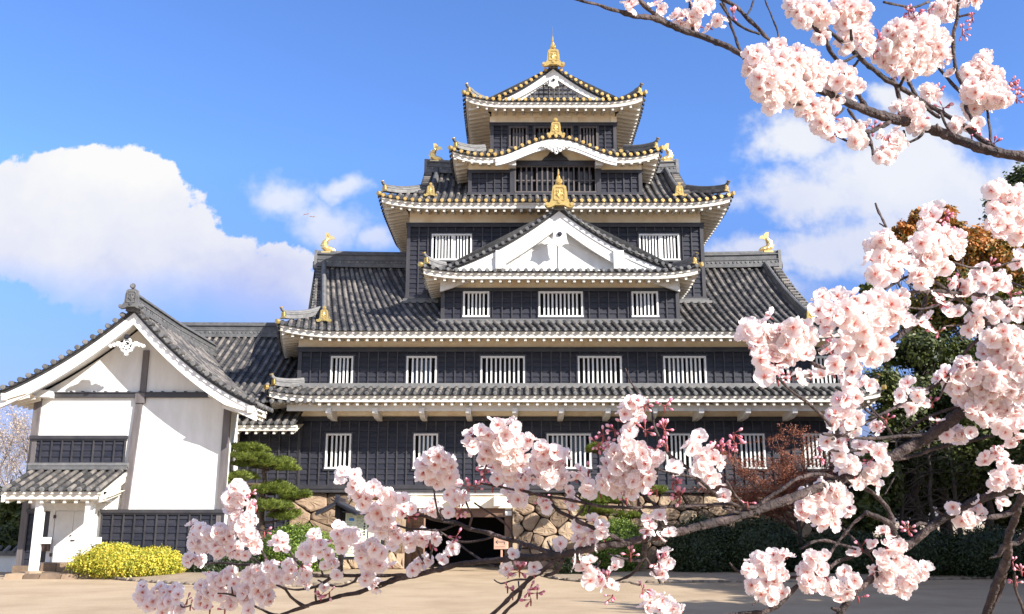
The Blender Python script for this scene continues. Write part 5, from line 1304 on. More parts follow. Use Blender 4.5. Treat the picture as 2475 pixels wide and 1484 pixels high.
tree('evergreen_bush','green leafy bush behind the low wall at the far left','bush',(at(10,1250,42).x,42,0),1.4,[B_(15,1235,60,42,42,2600,.3),B_(-60,1225,60,50,42,2200,.2),B_(50,1275,30,30,41,900,.1),B_(5,1300,70,28,40.5,2200,-.1)],'green',.12,.1)
# trees outside the picture to the right whose shade falls over the yard
for i,(x,y,h,r) in enumerate(((20.3,27.2,12.5,4.2),(24.6,30,13,4.8),(29,31.5,13,4.8),(31,37,12,5),(21.5,18.5,10.5,4.3),(16.6,13.5,8.5,3.5),(26,22.5,11.5,4.8),(20,10,9.5,4.0))):
    bl=[((x+rng.uniform(-1,1)*r*.5,y+rng.uniform(-1,1)*r*.5,h*.62+rng.uniform(-1,1)*r*.4),(r*.6,r*.6,r*.5),1500) for k in range(9)]
    tree('shade_tree','broadleaved tree shading the right side of the yard','tree',(x,y,0),h*.5,bl,'green',.34,.3,limbs=5,group='trees shading the yard from the right')
# ------------------------------------------------------------------ cherry tree in the foreground
# branch and blossom positions are measured in five enlarged areas: (x offset, y offset, scale) into the 2475 px wide picture
AR_={'A':(1390,0,.4385),'B':(1752,423,.3665),'C':(302,967,.3486),'D':(967,967,.3486),'E':(1690,906,.3893)}
def dd(k,x,y): a=AR_[k]; return a[0]+x*a[2],a[1]+y*a[2]
def depth(u,v): return 1.86+.17*math.sin(u/330+.6)+.13*math.sin(v/260+1.9)+.06*math.sin((u+v)/120)+.00012*abs(u-1900)
CT=thing('cherry_tree','blossoming cherry tree whose pale pink boughs cross the foreground from the right','cherry tree',(3.1,2.6,0))
BR=[ # (area, [(x,y,r)...], start attached (0/1), end attached)
('A',[(-60,-25,6),(0,-5,8),(100,20,9),(200,50,12),(320,85,16),(450,105,20),(560,155,20),(680,195,20),(800,240,19),(900,290,17),(960,335,16),(1100,410,17),(1230,450,18),(1340,495,20),(1450,540,25),(1560,590,28),(1700,640,30),(1850,680,30),(2000,725,32),(2150,785,32),(2300,835,30),(2475,868,32),(2750,960,34),(3300,1150,40),(4100,1500,60)]),
('A',[(800,-30,8),(835,60,8),(850,110,9),(880,200,9),(925,312,10)]),
('A',[(745,-30,10),(860,20,13),(930,80,13),(1000,150,13),(1060,210,11),(1105,250,8)]),('A',[(800,20,7),(850,90,8),(920,150,8),(1015,185,8)]),
('A',[(1045,-10,5),(1075,70,5),(1108,150,6),(1125,220,6)]),('A',[(985,-10,6),(970,50,6),(938,88,7)]),('A',[(630,0,8),(640,120,9),(655,180,9)]),('A',[(350,0,14),(440,80,14),(495,115,14)]),
('A',[(1300,130,10),(1380,220,13),(1410,290,13),(1460,350,14),(1490,410,15),(1540,490,15),(1590,570,15),(1610,600,15)]),
('A',[(1160,-20,10),(1260,60,11),(1330,120,12),(1420,190,12),(1500,250,13),(1560,310,13),(1640,380,15),(1720,440,15),(1850,520,14),(1930,590,13),(2010,650,8)]),
('A',[(1755,440,11),(1775,490,14),(1795,570,13),(1835,665,13)]),('A',[(1830,420,11),(1880,530,13),(1990,605,14),(2130,680,15),(2200,740,16),(2270,790,17),(2340,830,17)]),
('A',[(2115,-20,9),(2105,100,10),(2085,200,12),(2090,330,12),(2110,420,12),(2150,500,12),(2155,590,11),(2185,655,11),(2215,750,12)]),('A',[(1990,355,8),(2060,440,10),(2130,520,11),(2157,600,10)]),
('A',[(1180,562,6),(1270,580,9),(1330,560,10),(1400,530,11)]),('A',[(1480,595,8),(1440,635,7),(1365,650,5)]),('A',[(1505,600,9),(1550,670,10),(1610,730,12),(1680,700,14),(1735,670,15)]),
('A',[(1440,750,6),(1560,800,8),(1635,800,9),(1640,850,9),(1662,895,6)]),('A',[(1620,740,10),(1635,800,9)]),('A',[(1810,720,8),(1830,785,8),(1890,760,9),(1920,730,9)]),('A',[(1520,165,8),(1528,260,9)]),
('A',[(1445,345,8),(1500,330,9),(1560,300,9)]),('A',[(1490,395,9),(1530,375,9),(1560,330,9)]),('A',[(2010,610,8),(2050,700,8),(2095,755,7)]),('A',[(2270,600,7),(2285,700,9),(2292,800,10)]),('A',[(1995,685,8),(2000,730,10)]),
('A',[(1735,370,7),(1755,450,9)]),('A',[(1815,425,8),(1785,480,9)]),('A',[(2120,90,8),(2200,75,6)]),('A',[(2155,500,8),(2300,530,7),(2400,480,6)]),('A',[(1700,10,8),(1850,40,8),(1950,10,8)]),
('B',[(2900,1300,70),(2300,1080,34),(1972,1010,22),(1850,1000,20),(1760,985,20),(1680,930,18),(1600,870,16),(1520,800,14),(1440,740,12),(1380,700,11),(1325,668,8)]),
('B',[(2300,1150,26),(1972,940,18),(1900,880,18),(1800,820,18),(1700,790,17),(1550,780,15),(1400,765,15),(1250,770,14),(1180,800,13)]),
('B',[(1330,775,12),(1325,830,15),(1300,890,18),(1260,960,20),(1180,1040,20),(1105,1095,19)]),('B',[(1260,655,8),(1160,690,10),(1060,750,11),(990,820,10),(900,925,8)]),
('B',[(1495,575,7),(1600,605,9),(1700,615,9),(1800,600,8),(1890,575,6),(1990,560,6)]),('B',[(995,185,8),(1015,250,9),(1060,330,9),(1120,450,10),(1140,480,10)]),('B',[(1020,318,5),(1052,338,6)]),
('B',[(1190,872,5),(1320,880,8),(1430,850,9),(1510,815,9)]),('B',[(1440,995,5),(1550,990,7),(1660,955,8)]),('B',[(1775,1000,15),(1700,1060,15),(1620,1130,13),(1575,1195,12),(1560,1290,12)]),
('B',[(375,1312,7),(450,1325,10),(560,1320,12),(665,1272,12)]),('B',[(570,1235,13),(610,1260,14),(665,1275,12)]),('B',[(610,1155,10),(690,1110,10)]),('B',[(1475,1310,9),(1400,1380,10),(1300,1450,9),(1200,1500,9)]),('B',[(1480,1340,7),(1440,1410,8),(1410,1480,8)]),
('B',[(1530,620,8),(1555,700,8),(1520,790,9)]),('B',[(1870,700,7),(1972,745,8)]),
('E',[(1560,830,0),(1560,830,0)]) if False else ('A',[(2292,800,10),(2300,830,12)]),
('E',[(3400,-500,80),(2500,-300,52),(2100,-60,48),(1800,110,46),(1620,240,44),(1500,330,42),(1400,400,42),(1300,450,40),(1210,500,40),(1120,545,40),(1000,600,36),(850,660,34),(720,705,33),(600,755,33),(450,808,33),(300,858,32),(150,905,33),(0,938,32)]),
('D',[(2254,832,31),(2100,870,32),(1900,920,32),(1700,962,30),(1550,990,32),(1400,1012,31),(1250,1045,31),(1100,1075,32),(950,1090,30),(800,1092,26),(650,1112,22),(450,1132,21),(250,1180,21),(100,1215,22),(0,1235,23),(-120,1275,22),(-280,1330,17),(-400,1355,16),(-560,1400,15),(-660,1430,15),(-820,1490,13),(-1000,1560,8)]),
('C',[(1960,1215,15),(1850,1215,13),(1600,1215,14),(1450,1218,15),(1300,1215,14),(1130,1200,13),(980,1180,13),(900,1145,11),(800,1140,11),(680,1130,9),(540,1135,6)]),('C',[(985,1180,10),(900,1110,9),(855,1070,7)]),('C',[(930,1020,7),(970,1080,8),(1020,1170,9)]),
('C',[(1050,1285,8),(1110,1310,9),(1150,1360,11),(1220,1420,12),(1275,1430,12)]),('C',[(1060,1290,7),(1200,1315,9),(1330,1290,12),(1410,1245,13),(1445,1215,14)]),('C',[(1610,1210,12),(1595,1255,10),(1500,1292,9),(1400,1275,7),(1340,1250,6)]),
('C',[(1325,1040,7),(1345,1120,8),(1370,1210,9)]),('C',[(1490,1075,9),(1500,1150,11),(1510,1215,11)]),('C',[(1130,1040,7),(1170,1090,9),(1220,1150,10),(1300,1205,10)]),('C',[(1320,1300,8),(1325,1395,8)]),
('C',[(815,1378,7),(900,1430,9),(1000,1475,10),(1060,1490,10)]),('C',[(835,690,8),(830,780,7),(840,930,8),(880,885,9),(970,905,5)]),('C',[(900,810,6),(900,870,8),(850,930,8),(820,1000,7)]),('C',[(370,1390,5),(400,1440,5),(460,1420,4)]),
('C',[(640,1340,5),(740,1350,7),(820,1380,7)]),('C',[(740,1300,6),(745,1350,7)]),
('D',[(30,822,9),(80,812,12),(150,800,13),(250,830,14),(380,850,17),(480,890,17),(600,920,17),(740,962,17),(870,1000,18),(1000,1045,20),(1080,1075,20)]),('D',[(-20,870,7),(60,890,9),(150,897,10),(280,900,9),(390,865,9)]),
('D',[(232,620,6),(250,720,8),(265,800,10),(300,835,12)]),('D',[(275,912,5),(380,970,9),(480,985,9),(570,968,9),(650,945,8)]),('D',[(390,978,6),(450,1030,8),(520,1080,9),(600,1130,10),(665,1152,7)]),
('D',[(440,640,8),(470,740,9),(497,800,9),(480,885,10)]),('D',[(515,715,7),(620,780,8),(720,850,9),(770,910,9),(785,965,9)]),
('D',[(545,572,6),(680,600,9),(850,630,10),(950,655,10),(1040,672,11),(1180,690,11),(1300,720,12),(1450,740,12),(1650,745,12),(1900,737,12),(2100,730,13),(2254,722,13),(2420,740,14),(2560,755,16)]),
('D',[(1050,715,10),(1100,770,15),(1200,820,16),(1300,870,16),(1420,920,17),(1500,960,18),(1550,985,20)]),('D',[(1280,715,8),(1268,765,8),(1210,815,9)]),('D',[(1310,740,8),(1300,840,9),(1265,865,9)]),('D',[(1155,600,6),(1210,660,8),(1270,700,9)]),
('D',[(2420,760,14),(2254,695,14),(2180,650,14),(2110,580,13),(2050,542,12),(1900,510,11),(1775,478,6)]),('D',[(2060,515,10),(1950,440,14),(1870,380,14),(1820,300,13),(1790,240,12),(1760,180,11),(1750,80,9),(1700,10,8),(1640,-60,7),(1600,-130,6),(1560,-220,5)]),
('D',[(1655,760,11),(1720,830,13),(1820,890,14),(1860,920,14)]),('D',[(1650,650,10),(1658,745,10)]),('D',[(1525,680,10),(1590,735,12)]),('D',[(1670,650,11),(1780,735,12)]),('D',[(1700,985,22),(1690,1080,22),(1650,1112,17),(1560,1100,9),(1440,1065,6)]),
('D',[(1690,1080,16),(1620,1195,12),(1520,1250,9),(1460,1262,6)]),('D',[(1700,1090,10),(1760,1190,8),(1800,1270,6)]),('D',[(1600,1270,8),(1660,1280,8)]) ,
('D',[(1130,1085,18),(1060,1125,20),(990,1180,18),(900,1240,18),(850,1290,17),(780,1350,17),(700,1430,15),(620,1500,12),(520,1580,8)]),('D',[(850,1290,12),(820,1380,13),(760,1440,13),(690,1510,11)]),('D',[(885,1243,8),(780,1250,7),(700,1270,6),(652,1248,5)]),('D',[(1130,1100,18),(1080,1190,16),(1000,1222,10)]),
('D',[(832,1010,12),(828,1085,13)]),('D',[(1022,980,7),(1050,1040,9),(1100,1070,10)]),('D',[(110,1015,9),(160,1110,12),(230,1170,13)]),('D',[(290,930,5),(240,990,9),(212,1060,9),(205,1150,9)]),('D',[(820,1260,6),(830,1330,8)]),
('D',[(1990,955,0.1),(1990,955,0.1)]) if False else ('D',[(1385,1120,8),(1350,1180,8),(1300,1200,5)]),
('E',[(150,825,13),(290,855,14),(400,785,14),(480,732,14),(540,690,13),(620,640,13),(740,615,14),(850,640,15),(950,670,15),(1040,710,15),(1130,780,16),(1180,850,16),(1205,930,18)]),
('E',[(1030,850,16),(1050,865,20),(1130,890,20),(1195,935,22),(1220,1000,23),(1270,1045,25),(1320,1050,28)]),
('E',[(2700,520,60),(2200,650,38),(1960,700,32),(1830,740,29),(1700,790,28),(1600,850,28),(1500,900,28),(1420,960,28),(1320,1045,28),(1250,1090,26),(1150,1170,24),(1080,1255,24),(1000,1320,26),(930,1390,26),(880,1484,28),(860,1600,20)]),
('E',[(2300,760,34),(2020,790,26),(1950,840,20),(1890,872,20),(1790,882,18),(1700,860,14)]),
('E',[(1430,930,12),(1370,920,13),(1340,945,12)]),('E',[(1100,1090,12),(1010,1100,13),(940,1130,14),(850,1165,14),(790,1210,13),(700,1260,13)]),('E',[(720,1240,10),(610,1310,14),(500,1420,18),(400,1470,16),(200,1484,9),(100,1500,6)]),
('E',[(188,1168,6),(250,1222,9),(340,1242,9),(450,1258,10),(600,1255,11),(700,1232,11),(770,1180,11),(830,1080,10),(900,990,11),(980,900,11),(1045,850,12)]),('E',[(625,1083,7),(700,1040,10),(800,1030,11),(900,1060,10),(960,1080,9),(1050,1110,9),(1085,1165,8)]),
('E',[(865,925,7),(940,1000,9),(1010,1070,9)]),('E',[(1830,378,10),(1700,405,12),(1560,430,13),(1450,462,13),(1340,500,12),(1230,530,12)]),
('E',[(480,10,9),(560,90,9),(640,150,11),(720,212,11),(780,275,11),(865,368,11)]),('E',[(765,368,8),(900,380,11),(1050,395,12),(1200,385,12),(1350,375,13),(1440,380,14)]),
('E',[(825,402,8),(950,340,10),(1060,280,11),(1200,210,11),(1320,140,10),(1440,70,10),(1560,-10,10)]),('E',[(785,462,6),(900,475,9),(1000,470,9)]),('E',[(1035,175,7),(1100,240,8),(1160,310,8),(1205,390,9)]),
('E',[(1210,400,8),(1300,330,9),(1400,272,10),(1500,230,10),(1610,198,12)]),('E',[(1010,170,7),(1060,240,8),(1200,245,6)]),('E',[(1450,820,6),(1480,850,8),(1520,870,9)]),
('E',[(2300,300,50),(2080,640,36),(1990,790,27),(1960,900,28),(1920,1000,26),(1915,1120,32),(1880,1220,33),(1835,1320,30),(1810,1400,27),(1770,1500,24),(1730,1620,16)]),('E',[(2080,900,20),(1990,1030,20),(1890,1065,20),(1860,1115,13),(1805,1140,8)]),('E',[(1900,1220,14),(1870,1340,17),(1820,1440,15),(1790,1540,12)]),('E',[(1960,1230,8),(1955,1300,9),(2000,1430,10),(2030,1520,10)]),
('E',[(820,1450,9),(850,1455,14),(900,1460,18)]),('E',[(330,1430,4),(375,1400,7),(400,1380,7)]),('E',[(170,660,8),(220,740,9),(280,820,10)]),('E',[(1230,600,4),(1190,680,5),(1150,740,5)]) ,('E',[(930,400,8),(870,640,8)]) if False else ('E',[(1640,370,7),(1570,385,7),(1550,440,8)]),
]
BSC=.86
def dpt(u,v,w=0): return depth(u,v)+w
def bpath(k,pts,ramp):
    P=[];Rr=[]
    q=[(*dd(k,x,y),r*AR_[k][2]*BSC) for x,y,r in pts]; n=len(q)
    seq=[q[0]]+q+[q[-1]]
    big0=q[0][2]>q[-1][2]
    for i in range(1,n):
        p0,p1,p2,p3=seq[i-1],seq[i],seq[i+1],seq[i+2]
        L_=math.hypot(p2[0]-p1[0],p2[1]-p1[1]); m=max(2,int(L_/9))
        for j in range(m+(1 if i==n-1 else 0)):
            t=j/m; f=lambda a:.5*((2*p1[a])+(-p0[a]+p2[a])*t+(2*p0[a]-5*p1[a]+4*p2[a]-p3[a])*t*t+(-p0[a]+3*p1[a]-3*p2[a]+p3[a])*t**3)
            u,v=f(0),f(1); r=p1[2]+(p2[2]-p1[2])*t
            s_=(i-1+t)/(n-1); s_=s_ if big0 else 1-s_      # 0 at the thick (attached) end
            uu=min(max(u,-200),2700); vv=min(max(v,-200),1700)
            z=depth(uu,vv)+ramp*s_
            if u>2480: z+= (u-2480)*.0005
            P.append((u,v,z)); Rr.append(max(r,1.6))
    return P,Rr
mb_n=0
r3=random.Random(21)
for k,pts in BR:
    thin=max(p[2] for p in pts)*AR_[k][2]
    ramp=0 if thin>6 else r3.uniform(-.07,.07)
    P,Rr=bpath(k,pts,ramp); W3=[];R3=[]
    ph=r3.random()*9; node=0
    for i,((u,v,z),r) in enumerate(zip(P,Rr)):
        wob=.9*min(1,r/3+.4); u+=wob*math.sin(i*1.3+ph)*.8; v+=wob*math.sin(i*.9+ph*2)*.8
        W3.append(atd(u,v,z)); kn=1+ .10*math.sin(i*2.3+ph)+.09*r3.uniform(-1,1)+(.22 if i%5==2 and r<6 else 0)
        R3.append(r/F*z*kn)
    b=MB(); b.tube(W3,R3,10 if thin>6 else 7)
    if thin>5:   # knots and scars
        for i in range(3,len(W3)-3,7):
            d=Vector((r3.gauss(0,1),-.6,r3.gauss(0,1))).normalized(); b.tube([W3[i],W3[i]+d*R3[i]*1.06,W3[i]+d*R3[i]*1.22],[R3[i]*.5,R3[i]*.34,R3[i]*.1],6)
    b.build('bough' if thin>6 else 'branch','cherrybark',CT,smooth=True)
# trunk standing outside the picture, where the boughs meet
b=MB(); base=Vector((3.1,2.6,0)); e1=atd(*dd('A',4100,1500),depth(2700,600)+.4); b.tube([base+Vector((0,0,-.05)),base+Vector((-.02,0,.6)),base+Vector((-.1,-.05,1.2)),Vector((2.75,2.4,1.7)),Vector((2.5,2.25,2.1))],[.2,.16,.15,.13,.11],12)
for k,x,y in (('A',4100,1500),('B',2900,1300),('E',3400,-500),('E',2700,520),('E',2300,760),('B',2300,1150),('E',2300,300)):
    u,v=dd(k,x,y); z=depth(2700,min(max(v,-200),1700))+max(0,(u-2480)*.0005); q=atd(u,v,z); rr_=.03 if u>2700 else .018
    b.tube([q,q.lerp(Vector((2.6,2.3,1.9)),.5)+Vector((0,0,.03)),Vector((2.6,2.3,1.9))],[rr_,rr_*1.3,.06],8)
b.build('trunk','cherrybark',CT,smooth=True)
# --- blossom ---------------------------------------------------------------
def petal_mat():
    m=bpy.data.materials.new('cherry_petal'); m.use_nodes=True; nt=m.node_tree; N=nt.nodes.new; L=nt.links.new
    b=nt.nodes['Principled BSDF']; b.inputs['Roughness'].default_value=.55; b.inputs['Specular IOR Level'].default_value=.25
    a=N('ShaderNodeAttribute'); a.attribute_name='rad'; r=N('ShaderNodeValToRGB'); e=r.color_ramp.elements
    e[0].position=0; e[0].color=(.66,.16,.12,1); e[1].position=1; e[1].color=(.98,.93,.90,1)
    for p,c in ((.10,(.84,.40,.34,1)),(.22,(.94,.79,.745,1)),(.45,(.96,.885,.855,1))): q=e.new(p); q.color=c
    L(a.outputs['Fac'],r.inputs[0])
    g=N('ShaderNodeAttribute'); g.attribute_name='rnd'; mr=N('ShaderNodeMapRange'); mr.inputs['To Min'].default_value=0; mr.inputs['To Max'].default_value=.22; L(g.outputs['Fac'],mr.inputs[0])
    mx=N('ShaderNodeMixRGB'); mx.inputs[2].default_value=(.92,.66,.62,1); L(mr.outputs[0],mx.inputs[0]); L(r.outputs[0],mx.inputs[1]); L(mx.outputs[0],b.inputs['Base Color'])
    tr=N('ShaderNodeBsdfTranslucent'); L(mx.outputs[0],tr.inputs[0]); ms=N('ShaderNodeMixShader'); ms.inputs[0].default_value=.55; L(b.outputs[0],ms.inputs[1]); L(tr.outputs[0],ms.inputs[2]); L(ms.outputs[0],nt.nodes['Material Output'].inputs['Surface'])
    return m
PM=petal_mat()
def flower_template(seed,open_=1.0):
    """five notched, cupped petals with a spray of stamens, radius 1, facing +Z"""
    r=random.Random(seed); V=[];Q=[];rad=[];mi=[]
    NU,NV=5,5
    for p in range(5):
        an=2*PI*p/5+r.uniform(-.1,.1); tilt=r.uniform(-.15,.18)+(.75-.75*open_); sz_=r.uniform(.92,1.06); ruff=r.uniform(.04,.10); ph=r.random()*6; o=len(V); lift_=.035*p
        for j in range(NV+1):
            t=.06+.94*j/NV; w=.46*math.sin(min(1,(t**.8)*1.02)*PI*.62+.04)*(1 if t<.72 else 1-.5*((t-.72)/.28)**1.8)
            for i in range(NU+1):
                s_=i/NU*2-1; x=t*sz_-(.15*(1-abs(s_))**1.3 if j==NV else 0) -.17*abs(s_)**2.2*(j/NV)**3; y=w*s_
                z=.10*s_*s_*t+.20*t*t-.02+ruff*math.sin(s_*5+ph)*t*t+.06*math.sin(ph+t*5)*t; 
                x2=x*math.cos(tilt)-z*math.sin(tilt); z2=x*math.sin(tilt)+z*math.cos(tilt)
                V.append((x2*math.cos(an)-y*math.sin(an),x2*math.sin(an)+y*math.cos(an),z2+lift_)); rad.append(t)
        for j in range(NV):
            for i in range(NU): a=o+j*(NU+1)+i; Q.append((a,a+1,a+NU+2,a+NU+1)); mi.append(0)
    for k in range(13):
        an=r.random()*2*PI; sp=r.uniform(.15,.5); L_=r.uniform(.3,.48); d=Vector((math.cos(an)*sp,math.sin(an)*sp,1)).normalized(); s_=Vector((-math.sin(an),math.cos(an),0))*.011
        o=len(V); b0=Vector((0,0,.03)); e_=b0+d*L_
        for q in (b0-s_,b0+s_,e_+s_,e_-s_): V.append(tuple(q)); rad.append(.1)
        Q.append((o,o+1,o+2,o+3)); mi.append(1)
        o=len(V); 
        for q in (e_-s_*2.6,e_+Vector((0,0,-.035)),e_+s_*2.6,e_+Vector((0,0,.04))): V.append(tuple(q)); rad.append(.2)
        Q.append((o,o+1,o+2,o+3)); mi.append(1)
    # calyx tube and stalk behind
    for k in range(5):
        an=2*PI*k/5; a2=an+2*PI/5; o=len(V)
        for q in ((.1*math.cos(an),.1*math.sin(an),0),(.1*math.cos(a2),.1*math.sin(a2),0),(.06*math.cos(a2),.06*math.sin(a2),-.34),(.06*math.cos(an),.06*math.sin(an),-.34)): V.append(q); rad.append(0)
        Q.append((o,o+1,o+2,o+3)); mi.append(2)
    return np.array(V),np.array(Q),np.array(rad),np.array(mi)
TPL=[flower_template(s,o) for s,o in ((1,1),(2,1),(3,.95),(4,.85),(5,.7),(6,1.05),(7,.45))]
camp=Vector((0,0,H))
